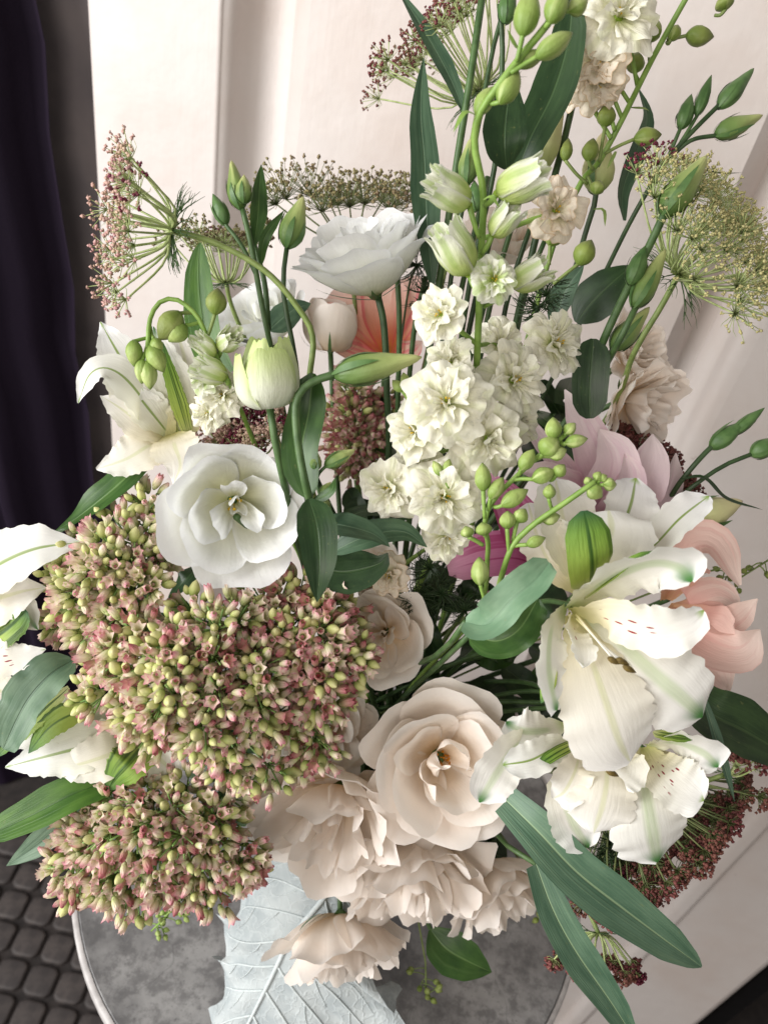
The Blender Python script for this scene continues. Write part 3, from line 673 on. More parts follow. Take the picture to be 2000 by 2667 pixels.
    for kd, l in under.items():
        gs = []
        for me, mx in l:
            v = np.empty(len(me.vertices) * 3); me.vertices.foreach_get('co', v); v = v.reshape(-1, 3) @ np.array(mx.to_3x3()).T + np.array(mx.translation)
            if me.name not in FUV:
                uvl = np.zeros((len(me.vertices), 2))
                for lp in me.loops: uvl[lp.vertex_index] = me.uv_layers[0].data[lp.index].uv
                FUV[me.name] = (uvl, [tuple(p.vertices) for p in me.polygons])
            gs.append((v, FUV[me.name][1], FUV[me.name][0]))
        g = merge(*gs); o = link('inner_florets', new_mesh('inner_florets', *g[:2], l[0][0].materials[0], g[2]), t); o['kind'] = 'stuff'
    return t

# ------------------------------------------------------------------ wild carrot lace (umbels)
def tiny(c, r, rs):
    v = [(c[0] + r * x, c[1] + r * y, c[2] + r * z) for x, y, z in rs.uniform(-.35, .35, (6, 3)) + np.array([(1, 0, 0), (-1, 0, 0), (0, 1, 0), (0, -1, 0), (0, 0, 1), (0, 0, -1)])]
    return np.array(v), [(0, 2, 4), (2, 1, 4), (1, 3, 4), (3, 0, 4), (2, 0, 5), (1, 2, 5), (3, 1, 5), (0, 3, 5)], None
def umbel(t, hub, axis, R, depth, n, fmat, rmat, seed, um=.011, fl=16, fr=.0011, bowl=.25, dots=.06, sector=None, bracts=10, inward=.0, elong=1., flat=1.):
    rs = np.random.RandomState(seed); ax = Vector(axis).normalized(); X = (CX - ax * CX.dot(ax))
    X = X.normalized() if X.length > .2 else ax.orthogonal().normalized(); Y = ax.cross(X)
    for i in range(n):
        rho = math.sqrt((i + .5) / n); a = i * 2.39996 + rs.uniform(-.2, .2)
        if sector and not (sector[0] <= (a % 6.2832) <= sector[1]): continue
        lat = X * (math.cos(a) * rho * R * elong) + Y * (math.sin(a) * rho * R * flat)
        lat = lat * rs.uniform(.86, 1.08); e = hub + lat + ax * (depth * (1 + bowl * rho ** 2) * rs.uniform(.82, 1.16))
        m1 = hub + lat * rs.uniform(.36, .5) + ax * depth * (.24 - .14 * rho) + Vector(rs.uniform(-1, 1, 3)) * R * .025
        ud = (ax * (1.0) + lat / R * (.5 - inward) + Vector(rs.uniform(-.25, .25, 3))).normalized()
        ux = ud.orthogonal().normalized(); uy = ud.cross(ux)
        g = [tube([hub, m1, e], .0008, .0006, 8, 5)]; h = []; sz = um * rs.uniform(.65, 1.2)
        for q in range(fl):
            th = math.acos(1 - .75 * (q + .5) / fl); b = q * 2.39996 + i
            dr = ud * math.cos(th) + (ux * math.cos(b) + uy * math.sin(b)) * math.sin(th)
            p = e + dr * sz * rs.uniform(.75, 1.15); g.append(tube([e, p], .00028, .00024, 2, 3))
            for w_ in range(3): h.append(tiny(p + Vector(rs.uniform(-1, 1, 3)) * fr * .9, fr * rs.uniform(.6, 1.15), rs))
        for q in range(4):
            b = rs.rand() * 6.28; dr = (ux * math.cos(b) + uy * math.sin(b)) * .9 - ud * .1
            g.append(tube([e, e + dr * sz * .6, e + dr * sz * .9 + ud * sz * .2], .0003, .0001, 4, 3))
        o = part('umbellet', merge(*g), MT[rmat], t)
        part('florets', merge(*h), MT['um_dot' if rs.rand() < dots else fmat], o)
    for i in range(bracts):
        a = i * 6.2832 / bracts + rs.uniform(-.2, .2); dr = X * math.cos(a) + Y * math.sin(a); L = R * rs.uniform(.35, .6)
        b1 = hub + dr * L * .5 - ax * L * .1; tip = hub + dr * L - ax * L * rs.uniform(.15, .5)
        g = [tube([hub, b1, tip], .0006, .0001, 6, 4)]
        for sgn in (-1, 1):
            sd = ax.cross(dr) * sgn; g.append(tube([b1, b1 + dr * L * .3 + sd * L * .12, b1 + dr * L * .5 + sd * L * .2 - ax * L * .1], .0004, .0001, 5, 3))
            b2 = b1.lerp(tip, .4); g.append(tube([b2, b2 + dr * L * .25 + sd * L * .12 - ax * L * .05], .0003, .0001, 3, 3))
        part('bract', merge(*g), MT['stem'], t)
# ------------------------------------------------------------------ the bouquet
def pxr(r, d): return r / F_PX * d

# --- stonecrop
sedum('broad pink and green stonecrop head at the far left, above the white tepals', [(340, 1265), (425, 1245), (450, 1400), (440, 1520), (370, 1620), (260, 1735), (120, 1735), (75, 1610), (85, 1510), (180, 1400), (290, 1345)],
      .455, .035, (-.55, .35, 0), (330, 1640, .53), (5, 5, .4, 5), stem_pts=[(330, 1640, .53), (520, 1760, .60)], seed=3, spacing=66)
sedum('largest stonecrop head, below the open white lisianthus', [(260, 1640), (420, 1555), (560, 1530), (640, 1560), (680, 1700), (700, 1900), (745, 2060), (650, 2120), (560, 2010), (420, 1950), (300, 1910), (180, 1840), (165, 1770)],
      .425, .035, (-.25, -.05, 0), (540, 1800, .51), (5, 4.5, 1.3, 4.5), stem_pts=[(540, 1800, .51), (680, 1850, .60)], seed=5, spacing=66, per=9)
sedum('reddish stonecrop head beside the cream bloom, touching the dark pointed leaf', [(560, 1510), (650, 1480), (780, 1490), (900, 1545), (960, 1640), (950, 1790), (880, 1860), (890, 2010), (800, 2020), (720, 1990), (690, 1850), (660, 1650)],
      .455, .03, (.25, -.05, 0), (780, 1760, .53), (4.5, 3, 2.6, 3), stem_pts=[(780, 1760, .53), (860, 1820, .62)], seed=8, spacing=66)
sedum('lowest stonecrop head, drooping over the table edge', [(200, 2035), (330, 2055), (480, 2015), (620, 2085), (705, 2235), (690, 2330), (560, 2405), (330, 2415), (170, 2400), (130, 2330), (110, 2215)],
      .465, .03, (-.2, -.55, -.15), (420, 2140, .53), (5, 5, 1.2, 2), stem_pts=[(420, 2140, .53), (600, 2080, .60)], seed=13, spacing=66, per=9, size=.0098)
sedum('dusky stonecrop head deep behind, under the cream bud', [(845, 1000), (920, 960), (1010, 1000), (1030, 1120), (1000, 1220), (900, 1230), (840, 1130)],
      .60, .02, (0, .5, 0), (930, 1250, .64), (3, 1, 5, 2), stem_pts=[(930, 1250, .64)], seed=21, spacing=44, per=12, size=.0085, rho=.011)

# --- wild carrot lace
def lace(label, hub, stem, axis, Rpx, depthpx, n, fm, rm, seed, r0=.0017, smat='stem_olive', **k):
    t = plant('wild_carrot', label, 'wild carrot', 'wild carrot lace heads'); main_stem(t, [hub] + stem, r0, .002, smat)
    umbel(t, P(*hub), D(*axis), pxr(Rpx, hub[2]), pxr(depthpx, hub[2]), n, MT and fm, rm, seed, **k); return t
lace('pink tinged lace head on an arched stem, facing the dark curtain', (446, 600, .44), [(560, 632, .44), (690, 705, .44), (775, 800, .445), (815, 880, .45), (805, 1000, .46), (795, 1200, .52)], (-.86, .06, .46), 210, 100, 24, 'um_pink', 'ray', 31, um=.0125, fl=13, fr=.0012, bowl=.25, bracts=18, dots=.03)
lace('small brownish lace head behind the arched stem', (590, 735, .56), [(605, 800, .57), (680, 1000, .6)], (-.05, 1, .25), 130, 90, 20, 'um_brown', 'ray', 33, um=.012, fl=16, fr=.0012, bracts=10)
lace('olive brown lace head behind the side-on white lisianthus', (915, 620, .60), [(925, 800, .61), (960, 1100, .64)], (0, 1, .45), 195, 90, 13, 'um_brown', 'ray_dark', 35, um=.024, fl=34, fr=.0013, bracts=8, flat=.8, bowl=-.1)
lace('lace head cut off by the top edge, with wine dots', (1245, 235, .56), [(1235, 330, .57), (1160, 700, .6)], (-.62, .78, .25), 220, 170, 34, 'um_burg', 'ray', 37, um=.0125, fl=16, fr=.0011, bracts=12, dots=.2, bowl=-.1)
lace('largest cream lace head at the right, wide open', (1768, 712, .50), [(1720, 800, .505), (1650, 920, .52), (1560, 1120, .57)], (.50, .42, .62), 265, 150, 44, 'um_cream', 'ray', 39, um=.0165, fl=28, fr=.0010, bowl=-.3, bracts=14, dots=.1, r0=.002)
lace('burgundy lace head under the lowest white alstroemeria', (1650, 2080, .55), [(1560, 2050, .57), (1400, 1980, .62)], (.52, -.72, .22), 265, 120, 110, 'um_burg', 'ray_dark', 41, um=.0095, fl=26, fr=.0014, bowl=.1, bracts=12, dots=.02, flat=.85)
lace('small burgundy lace head between the two long strap leaves', (1558, 2432, .56), [(1535, 2380, .57), (1450, 2200, .61)], (-.1, -.9, .3), 120, 55, 20, 'um_burg', 'ray', 43, um=.007, fl=16, fr=.0016, bracts=4, dots=.02)
lace('speckled lace head behind the open white lisianthus', (640, 1190, .55), [(700, 1300, .58)], (-.1, .75, .6), 130, 70, 36, 'um_pink', 'ray', 45, um=.009, fl=20, fr=.0014, bracts=4, dots=.35)
lace('dense wine red lace head behind the pink lily', (1630, 1300, .56), [(1500, 1420, .6)], (.42, .5, .7), 160, 95, 56, 'um_burg', 'ray_dark', 47, um=.010, fl=28, fr=.0015, bowl=-.25, bracts=4, dots=.0)
lace('small burgundy sprig in front of the right wall moulding', (1895, 2015, .53), [(1800, 2040, .54), (1600, 2050, .58)], (.25, .9, .1), 70, 40, 9, 'um_burg', 'ray', 49, um=.007, fl=12, fr=.0016, bracts=5, dots=.0)

# --- white lisianthus
t = plant('lisianthus', 'open white lisianthus above the stonecrop, with a fat pale bud', 'lisianthus', 'lisianthus stems')
main_stem(t, [(615, 1345, .455), (700, 1420, .50), (800, 1560, .56)])
flower(t, P(610, 1300, .472), D(.24, -.26, 1), pxr(182, .43), 'lis', 'lis_white', core='yellow', spin=.4)
twig(t, [(703, 1058, .425), (715, 1140, .43), (748, 1290, .45), (800, 1500, .53)], .0021, .0023, 'stem')
flower(t, P(702, 1064, .425), D(-.05, 1, .22), pxr(86, .42), 'bud_big', 'lis_bud', name='bud', label='fat pale green-white bud')
t = plant('lisianthus', 'white lisianthus seen side-on at the top centre, with a green bud', 'lisianthus', 'lisianthus stems')
main_stem(t, [(985, 775, .52), (1000, 850, .525), (1007, 1000, .54), (1008, 1250, .58)], .0024, .0024, 'stem_dark')
flower(t, P(978, 768, .52), D(-.30, .9, .55), pxr(158, .52), 'lis_side', 'lis_white', spin=.2, sepals=5)
twig(t, [(748, 640, .50), (738, 760, .50), (770, 940, .51), (800, 1180, .55), (900, 1400, .6)], .0018, .0021, 'stem_dark', n=16)
lis_bud(t, (748, 645, .50)[:2], (790, 512), 34, .50, 'bud_lis')
blade('leaf', MT['leaf_blue'], t, [(700, 860, .53), (760, 810, .53), (810, 790, .53)], 42, (0, .3, 1), prof='ovate')
blade('leaf', MT['leaf_dark'], t, [(690, 905, .50), (650, 890, .50), (612, 885, .50)], 22, (0, 1, .5), prof='ovate')
t = plant('lisianthus', 'bending green lisianthus bud pointing right, over broad pointed leaves', 'lisianthus', 'lisianthus stems')
main_stem(t, [(882, 972, .415), (820, 992, .415), (782, 1022, .415), (770, 1070, .416), (780, 1180, .42), (806, 1300, .43), (850, 1450, .50)], .0022, .0026)
lis_bud(t, (872, 978), (1098, 930), 40, (.415, .41), 'bud_lis', sepals=5)
blade('leaf', MT['leaf'], t, [(805, 1295, .432), (785, 1180, .432), (805, 1070, .435), (815, 972, .43)], 52, (-.2, 0, 1), prof='oblong', fold=.35)
blade('leaf', MT['leaf_dark'], t, [(805, 1300, .425), (825, 1370, .41), (832, 1470, .405), (826, 1568, .41)], 53, (.1, .1, 1), prof='ovate', fold=.25, label='dark pointed leaf hanging over the stonecrop')
blade('leaf', MT['leaf_blue'], t, [(830, 1360, .44), (900, 1370, .43), (970, 1390, .43), (1015, 1424, .43)], 40, (0, .8, 1), prof='ovate', fold=.2)
blade('leaf', MT['leaf_blue'], t, [(860, 1440, .455), (960, 1395, .45), (1050, 1385, .45), (1112, 1425, .45)], 42, (.1, .6, 1), prof='lance', fold=.2)
blade('leaf', MT['leaf_dark'], t, [(830, 1480, .47), (900, 1490, .47), (985, 1470, .47), (1010, 1440, .47)], 60, (0, .3, 1), prof='ovate')
blade('leaf', MT['leaf_dark'], t, [(860, 1370, .47), (950, 1330, .47), (1010, 1345, .47)], 34, (0, .9, .6), prof='ovate')
for (b, tp, hw) in (((820, 1225), (828, 1180), 16), ((848, 1215), (925, 1170), 20), ((835, 1290), (862, 1255), 13), ((850, 1340), (845, 1290), 14)):
    lis_bud(t, b, tp, hw, .43, 'bud_lis', sepals=4, prof=CLOSEB); twig(t, [(806, 1310, .435), ((b[0] + 806) / 2, b[1] + 25, .432), (*b, .43)], .0011, .001)
blade('leaf', MT['leaf'], t, [(810, 1310, .43), (860, 1280, .425), (873, 1245, .42)], 14, (0, .2, 1), prof='lance')
t = plant('lisianthus', 'twin green lisianthus buds in front of the left wall moulding', 'lisianthus', 'lisianthus stems')
main_stem(t, [(632, 545, .50), (655, 640, .50), (680, 780, .51), (705, 900, .52), (760, 1150, .57)], .0019, .0023)
lis_bud(t, (628, 545), (603, 418), 26, .50, 'bud_lis'); lis_bud(t, (636, 530), (636, 455), 22, .495, 'bud_lis', prof=CLOSEB)
twig(t, [(670, 720, .505), (630, 640, .50), (580, 575, .50)], .0015, .0013); lis_bud(t, (590, 585), (555, 505), 20, .50, 'calyx', prof=CLOSEB)
blade('leaf', MT['leaf'], t, [(662, 640, .505), (672, 560, .505), (676, 490, .505), (681, 428, .505)], 24, (.5, 0, 1), prof='lance', fold=.3)
blade('leaf', MT['leaf'], t, [(680, 690, .50), (690, 620, .49), (740, 548, .49)], 15, (.6, -.3, 1), prof='lance', fold=.3)
twig(t, [(700, 860, .52), (690, 740, .515), (664, 640, .51)], .0019, .0017)
blade('leaf', MT['strap_bright'], t, [(590, 980, .49), (545, 900, .49), (525, 780, .49), (520, 690, .49), (522, 632, .49)], 50, (-.3, 0, 1), prof='strap', fold=.25)

# --- tall white larkspur in the middle
t = plant('larkspur', 'tall white larkspur spike leaning up the middle of the bouquet', 'larkspur', 'larkspur spikes')
SP = [(1470, -60, .345), (1440, 40, .35), (1370, 130, .355), (1300, 220, .36), (1248, 300, .37), (1236, 380, .38), (1258, 500, .39), (1254, 640, .405), (1248, 780, .42), (1243, 900, .435), (1232, 1100, .47), (1190, 1300, .53)]
main_stem(t, SP, .0017, .0034, 'stem_bright', n=60)
for b, tp, hw, d, s in (((1360, 95), (1385, -30), 34, .35, (1345, 160)), ((1395, 150), (1490, 85), 28, .35, (1330, 190)), ((1340, 170), (1420, 135), 22, .36, (1310, 215)),
        ((1300, 270), (1350, 185), 30, .362, (1275, 270)), ((1240, 300), (1285, 225), 24, .37, (1250, 295)), ((1430, 60), (1470, -30), 30, .345, (1420, 70)), ((1480, 30), (1530, 0), 24, .35, (1440, 40))):
    lark_bud(t, b, tp, hw, d, 'bud_lark', s)
for a, b in (((1240, 300), (1180, 345)), ((1258, 520), (1300, 540)), ((1370, 130), (1320, 75))):
    blade('bract', MT['stem_bright'], t, [(*a, .372), ((a[0] + b[0]) / 2, a[1] - 8, .368), (*b, .368)], 7, (0, .5, 1), prof='lance', nu=3, nv=8)
def lark_half(base, tip, R, d, mat, stalk):
    b, tt = P(*base, d), P(*tip, d - .012)
    L = (tt - b).length
    flower(t, b, tt - b, L / 1.5, 'lark_half', mat, rnd.random() * 6, jit=.05)
    if stalk: part('stalk', tube([P(*stalk, d + .006), P((stalk[0] + base[0]) / 2, (stalk[1] + base[1]) / 2 + 6, d + .002), b], .0012, .0018, 8, 6), MT['stem_bright'], t)
for a in (((1222, 535), (1120, 465), 1, .385, 'lark_green', (1248, 620)), ((1292, 505), (1420, 445), 1, .385, 'lark_green', (1262, 535)), ((1280, 615), (1345, 535), 1, .395, 'lark_green', (1254, 660)),
          ((1222, 715), (1150, 590), 1, .40, 'lark_green', (1248, 770)), ((1330, 745), (1425, 690), 1, .42, 'lark_green', (1260, 800))):
    lark_half(*a)
def lark_open(x, y, r, d, dx, dy, mat='lark', stalk=None, dz=1., core='yellow'):
    loc = P(x, y, d); ax = D(dx, dy, dz); loc = loc - ax * pxr(r, d) * .25
    flower(t, loc, ax, pxr(r * .90, d), 'lark', mat, rnd.random() * 6, core=core, jit=.30)
    if stalk: part('stalk', tube([P(*stalk), P((stalk[0] + x) / 2, (stalk[1] + y) / 2, (stalk[2] + d) / 2 + .006), loc], .0014, .0016, 8, 6), MT['stem_bright'], t)
for a in ((1455, 545, 92, .415, .35, -.1, 'lark_cream', (1262, 620, .41)), (1288, 725, 74, .398, .1, -.1, 'lark_green', (1250, 800, .425)), (1140, 815, 88, .405, -.65, .1, 'lark', (1246, 900, .435)),
          (1165, 940, 80, .43, -.6, .2, 'lark', (1244, 960, .44)), (1160, 1045, 118, .41, -.2, .05, 'lark', (1240, 1000, .45)), (1345, 985, 112, .44, .55, .05, 'lark', (1240, 1010, .45)),
          (1455, 890, 102, .46, .8, .1, 'lark', (1244, 950, .45)), (1310, 890, 84, .455, .5, .35, 'lark', (1245, 900, .44)), (1075, 1120, 96, .43, -.75, .0, 'lark', (1236, 1080, .47)), (1275, 1150, 112, .425, .15, -.45, 'lark', (1234, 1110, .47)),
          (1010, 1275, 94, .445, -.5, -.15, 'lark', (1215, 1190, .5)), (1160, 1295, 112, .43, .05, -.15, 'lark', (1220, 1180, .5)), (1165, 1400, 82, .46, .1, -.6, 'lark', (1200, 1270, .52)), (1350, 1105, 80, .455, .7, -.3, 'lark', (1232, 1110, .47)),
          (1230, 1010, 70, .455, .0, .3, 'lark', (1240, 1000, .46)), (1010, 1500, 66, .50, -.3, -.2, 'lark_cream', (1150, 1400, .56)), (1085, 1200, 70, .455, -.3, .1, 'lark', (1225, 1150, .48))):
    lark_open(*a)
for b, tp, hw in (((1050, 1020), (1022, 990), 14), ((1060, 1010), (1050, 970), 13), ((1075, 1015), (1085, 975), 14), ((1150, 1240), (1128, 1200), 13), ((1160, 1235), (1170, 1195), 13)):
    lark_bud(t, b, tp, hw, .425, 'bud_lark', (b[0] + 20, b[1] + 30))

# --- second larkspur at the back right
t = plant('larkspur', 'white larkspur spike running off the top right corner', 'larkspur', 'larkspur spikes')
main_stem(t, [(1800, -30, .47), (1700, 150, .485), (1620, 310, .49), (1560, 420, .50), (1510, 480, .50), (1440, 640, .515), (1380, 860, .54), (1330, 1050, .57)], .0017, .0026, 'stem_bright', n=40)
for a in ((1620, 30, 118, .455, .1, .0, 'lark', (1660, 230, .49)), (1555, 160, 92, .47, -.1, .1, 'lark_cream', (1620, 310, .49)), (1565, 225, 74, .475, .2, -.6, 'lark_cream', (1600, 340, .49)), (1500, 210, 70, .485, -.5, .0, 'lark_cream', (1590, 360, .49)), (1510, 70, 70, .48, -.5, .3, 'lark_cream', (1640, 270, .49))):
    lark_open(*a)
for b, tp, hw, s in (((1785, 92), (1858, 96), 25, (1735, 105)), ((1690, 108), (1712, 52), 22, (1690, 160)), ((1650, 190), (1658, 135), 24, (1665, 215)), ((1650, 362), (1722, 350), 24, (1575, 400)),
        ((1575, 330), (1582, 270), 24, (1560, 420)), ((1548, 505), (1562, 470), 20, (1530, 460)), ((1530, 420), (1545, 360), 22, (1545, 440)), ((1505, 690), (1540, 625), 28, (1440, 740)), ((1470, 420), (1480, 360), 16, (1530, 480)),
        ((1745, 105), (1765, 65), 18, (1735, 110)), ((1890, 25), (1880, -10), 24, (1860, 40)), ((1430, 640), (1460, 580), 26, (1430, 690))):
    lark_bud(t, b, tp, hw, .49, 'bud_olive', s)
for a, b in (((1600, 395), (1580, 440)), ((1545, 545), (1575, 590)), ((1640, 280), (1690, 290))):
    blade('bract', MT['stem_olive'], t, [(*a, .49), ((a[0] + b[0]) / 2 + 12, a[1] + 2, .488), (*b, .488)], 5, (0, .5, 1), prof='lance', nu=3, nv=8)

# --- drooping larkspur at the left
t = plant('larkspur', 'drooping larkspur tip with hanging green buds in front of the left alstroemeria', 'larkspur', 'larkspur spikes')
main_stem(t, [(385, 905, .44), (392, 830, .44), (420, 785, .44), (465, 782, .44), (515, 825, .44), (545, 890, .445), (580, 960, .455), (625, 1060, .475), (720, 1300, .55)], .0013, .0024, 'stem_bright', n=40)
for b, tp, hw, s, m in (((560, 820), (568, 750), 27, (540, 880), 'bud_olive'), ((470, 812), (415, 885), 34, (505, 815), 'bud_olive'), ((485, 845), (440, 890), 26, (520, 840), 'bud_lark'), ((350, 885), (350, 955), 22, (385, 880), 'bud_lark'), ((390, 900), (428, 970), 24, (390, 850), 'bud_lark'),
        ((372, 935), (370, 1000), 20, (385, 900), 'bud_lark'), ((385, 940), (392, 1015), 22, (388, 900), 'bud_lark'), ((400, 880), (420, 920), 16, (392, 850), 'bud_lark')):
    lark_bud(t, b, tp, hw, .44, m, s)
for a in (((560, 925), (510, 880), 1, .45, 'lark_green', (580, 960)), ((575, 905), (615, 870), 1, .45, 'lark_green', (570, 930)), ((590, 985), (510, 950), 1, .45, 'lark_green', (600, 1000))):
    lark_half(*a)
for a in ((530, 975, 62, .46, -.6, -.1, 'lark_green', (590, 980, .46)), (575, 1030, 66, .465, -.2, -.2, 'lark', (610, 1020, .47)), (540, 1080, 60, .475, -.5, -.5, 'lark', (620, 1060, .48))):
    lark_open(*a)

# --- green larkspur side shoots, all buds
t = plant('larkspur', 'forked green larkspur shoot full of buds beside the upper white alstroemeria', 'larkspur', 'larkspur spikes')
main_stem(t, [(1478, 1128, .415), (1430, 1165, .415), (1345, 1240, .42), (1280, 1310, .42), (1262, 1370, .425), (1270, 1440, .45), (1240, 1600, .53)], .0014, .0019, 'stem_bright', n=36)
twig(t, [(1548, 1255, .40), (1470, 1310, .405), (1390, 1365, .41), (1335, 1420, .415), (1312, 1480, .42), (1290, 1560, .45)], .0015, .0018, 'stem_bright', 'branch', 16)
for b, tp, hw, s in (((1440, 1145), (1440, 1086), 22, (1440, 1160)), ((1470, 1130), (1498, 1102), 16, (1470, 1135)), ((1470, 1155), (1530, 1142), 18, (1460, 1150)), ((1410, 1185), (1452, 1140), 30, (1400, 1195)), ((1430, 1190), (1475, 1170), 20, (1400, 1195)),
        ((1355, 1225), (1390, 1170), 20, (1350, 1238)), ((1385, 1250), (1445, 1225), 22, (1340, 1250)), ((1445, 1240), (1470, 1210), 18, (1430, 1250)), ((1258, 1280), (1256, 1205), 22, (1262, 1350)), ((1275, 1300), (1310, 1243), 19, (1272, 1330)),
        ((1305, 1318), (1375, 1275), 22, (1285, 1320)), ((1320, 1378), (1322, 1330), 22, (1325, 1440)), ((1345, 1360), (1368, 1325), 20, (1335, 1410)), ((1262, 1395), (1255, 1360), 22, (1262, 1390)), ((1410, 1355), (1458, 1343), 19, (1390, 1366)),
        ((1250, 1525), (1248, 1450), 24, (1265, 1570)), ((1370, 1420), (1420, 1400), 16, (1330, 1425)), ((1330, 1515), (1365, 1495), 20, (1300, 1520)), ((1530, 1270), (1568, 1295), 22, (1520, 1270)), ((1570, 1262), (1605, 1262), 18, (1550, 1258)),
        ((1550, 1252), (1562, 1228), 13, (1540, 1258)), ((1535, 1262), (1525, 1242), 12, (1530, 1268)), ((1560, 1250), (1580, 1238), 12, (1550, 1255)), ((1220, 1400), (1212, 1370), 18, (1258, 1420)), ((1428, 1300), (1432, 1260), 17, (1440, 1330))):
    lark_bud(t, b, tp, hw, .412, 'bud_lark', s)

# --- lisianthus buds and leaves of the upper right
t = plant('lisianthus', 'slim green lisianthus buds reaching past the lace at the upper right', 'lisianthus', 'lisianthus stems')
main_stem(t, [(1880, 265, .50), (1800, 345, .50), (1735, 420, .505), (1650, 560, .52), (1560, 740, .55), (1440, 980, .58)], .0016, .0022, 'stem_dark', n=36)
lis_bud(t, (1872, 280), (1962, 178), 24, .50, 'calyx'); twig(t, [(1745, 410, .505), (1800, 365, .50), (1870, 352, .50)], .0014, .0014, 'stem_dark'); lis_bud(t, (1862, 352), (1985, 300), 27, .50, 'bud_lis')
twig(t, [(1735, 420, .505), (1760, 360, .50), (1775, 325, .50)], .0013, .0012, 'stem'); lis_bud(t, (1772, 335), (1800, 245), 20, .50, 'calyx', prof=CLOSEB)
twig(t, [(1740, 420, .505), (1785, 350, .50), (1815, 300, .50)], .0013, .0012, 'stem'); lis_bud(t, (1812, 300), (1852, 195), 16, .50, 'calyx', prof=CLOSEB)
blade('leaf', MT['leaf_dark'], t, [(1740, 420, .50), (1800, 435, .495), (1870, 452, .495), (1935, 450, .495)], 15, (0, 1, .5), prof='lance', fold=.3)
blade('leaf', MT['leaf_blue'], t, [(1625, 575, .53), (1620, 500, .53), (1655, 400, .53), (1685, 310, .53), (1660, 225, .53)], 27, (.4, 0, 1), prof='lance', fold=.3)
t = plant('lisianthus', 'large green bud crossing the cream lace, with two more buds below', 'lisianthus', 'lisianthus stems')
main_stem(t, [(1735, 545, .45), (1690, 640, .455), (1620, 780, .46), (1565, 900, .47), (1500, 1060, .52)], .0024, .0026, n=30)
lis_bud(t, (1725, 560), (1840, 405), 40, (.45, .445), 'bud_lis')
twig(t, [(1655, 800, .455), (1610, 890, .46), (1560, 980, .49), (1500, 1080, .53)], .0019, .0022, 'stem'); lis_bud(t, (1650, 800), (1732, 650), 30, .455, 'bud_lis'); lis_bud(t, (1640, 740), (1680, 640), 24, .452, 'calyx', prof=CLOSEB)
twig(t, [(1600, 905, .47), (1560, 960, .48), (1500, 1060, .53)], .0018, .002, 'stem'); lis_bud(t, (1595, 910), (1690, 800), 30, .468, 'bud_lis')
blade('leaf', MT['leaf_dark'], t, [(1535, 1090, .475), (1535, 1010, .47), (1540, 940, .468), (1545, 882, .468)], 48, (-.1, 0, 1), prof='oblong', fold=.12)
blade('leaf', MT['leaf_dark'], t, [(1500, 840, .54), (1540, 790, .535), (1600, 730, .53), (1650, 690, .53)], 62, (-.2, .3, 1), prof='ovate')
blade('leaf', MT['leaf_blue'], t, [(1440, 850, .52), (1470, 760, .515), (1520, 690, .51)], 34, (-.4, .2, 1), prof='lance', fold=.3)
blade('leaf', MT['leaf_blue'], t, [(1330, 700, .45), (1380, 668, .445), (1435, 690, .445)], 22, (0, 1, .4), prof='ovate')
t = plant('lisianthus', 'tall lisianthus stems with upright blue-green leaves at the top', 'lisianthus', 'lisianthus stems')
main_stem(t, [(1260, -40, .50), (1225, 200, .50), (1190, 420, .51), (1140, 760, .53), (1100, 1050, .57)], .0025, .0026, 'stem', n=30)
twig(t, [(1330, -20, .49), (1290, 100, .495), (1245, 330, .50), (1190, 620, .51), (1150, 900, .54), (1110, 1150, .58)], .0017, .002, 'stem_dark', n=20)
twig(t, [(1300, 10, .47), (1308, 150, .48), (1290, 420, .49), (1230, 700, .51), (1190, 950, .55)], .0018, .002, 'stem_dark', n=20)
lis_bud(t, (1315, 60), (1330, -40), 24, .47, 'calyx', prof=CLOSEB)
blade('leaf', MT['leaf_blue'], t, [(1125, 740, .515), (1110, 560, .51), (1105, 420, .51), (1095, 290, .51), (1103, 150, .51)], 42, (.15, 0, 1), prof='lance', fold=.22, label='tall upright blue-green leaf')
blade('leaf', MT['leaf_blue'], t, [(1212, 300, .505), (1170, 200, .505), (1110, 90, .505), (1035, -30, .505)], 26, (.2, .1, 1), prof='lance', fold=.3)
blade('leaf', MT['leaf_dark'], t, [(1318, 440, .45), (1312, 370, .442), (1318, 290, .44), (1335, 200, .44)], 60, (.1, .1, 1), prof='ovate', fold=.15)
blade('leaf', MT['leaf_dark'], t, [(1345, 450, .465), (1380, 360, .46), (1440, 240, .46), (1480, 100, .46), (1490, -30, .46)], 58, (-.3, .1, 1), prof='strap', fold=.2)
lis_bud(t, (1375, 450), (1465, 262), 46, .50, 'bud_cream', sepals=0); lis_bud(t, (1215, 480), (1225, 360), 26, .49, 'bud_lis'); lis_bud(t, (1240, 550), (1235, 470), 22, .49, 'calyx', prof=CLOSEB)
lis_bud(t, (1550, 500), (1570, 345), 42, .53, 'bud_cream', sepals=2)
twig(t, [(1560, 420, .52), (1550, 520, .53), (1520, 620, .54), (1440, 900, .57)], .002, .002, 'stem_dark')
for q in range(5):
    x = 1180 + q * 42
    twig(t, [(x + 90, 460 + q * 30, .535), (x + 20, 760, .545), (x - 25, 1000, .56), (x - 60, 1250, .60)], .0019, .0021, 'stem_dark' if q % 2 else 'stem')
twig(t, [(1500, 230, .50), (1455, 420, .505), (1400, 600, .51), (1330, 900, .55)], .0022, .0024, 'stem_dark')
twig(t, [(1035, 720, .56), (1040, 850, .57), (1035, 1100, .60)], .0021, .0021, 'stem')
twig(t, [(1110, 720, .56), (1080, 850, .57), (1060, 1050, .60)], .0021, .0021, 'stem')
t = plant('lisianthus', 'two dark green buds and a yellow bud reaching toward the right edge', 'lisianthus', 'lisianthus stems')
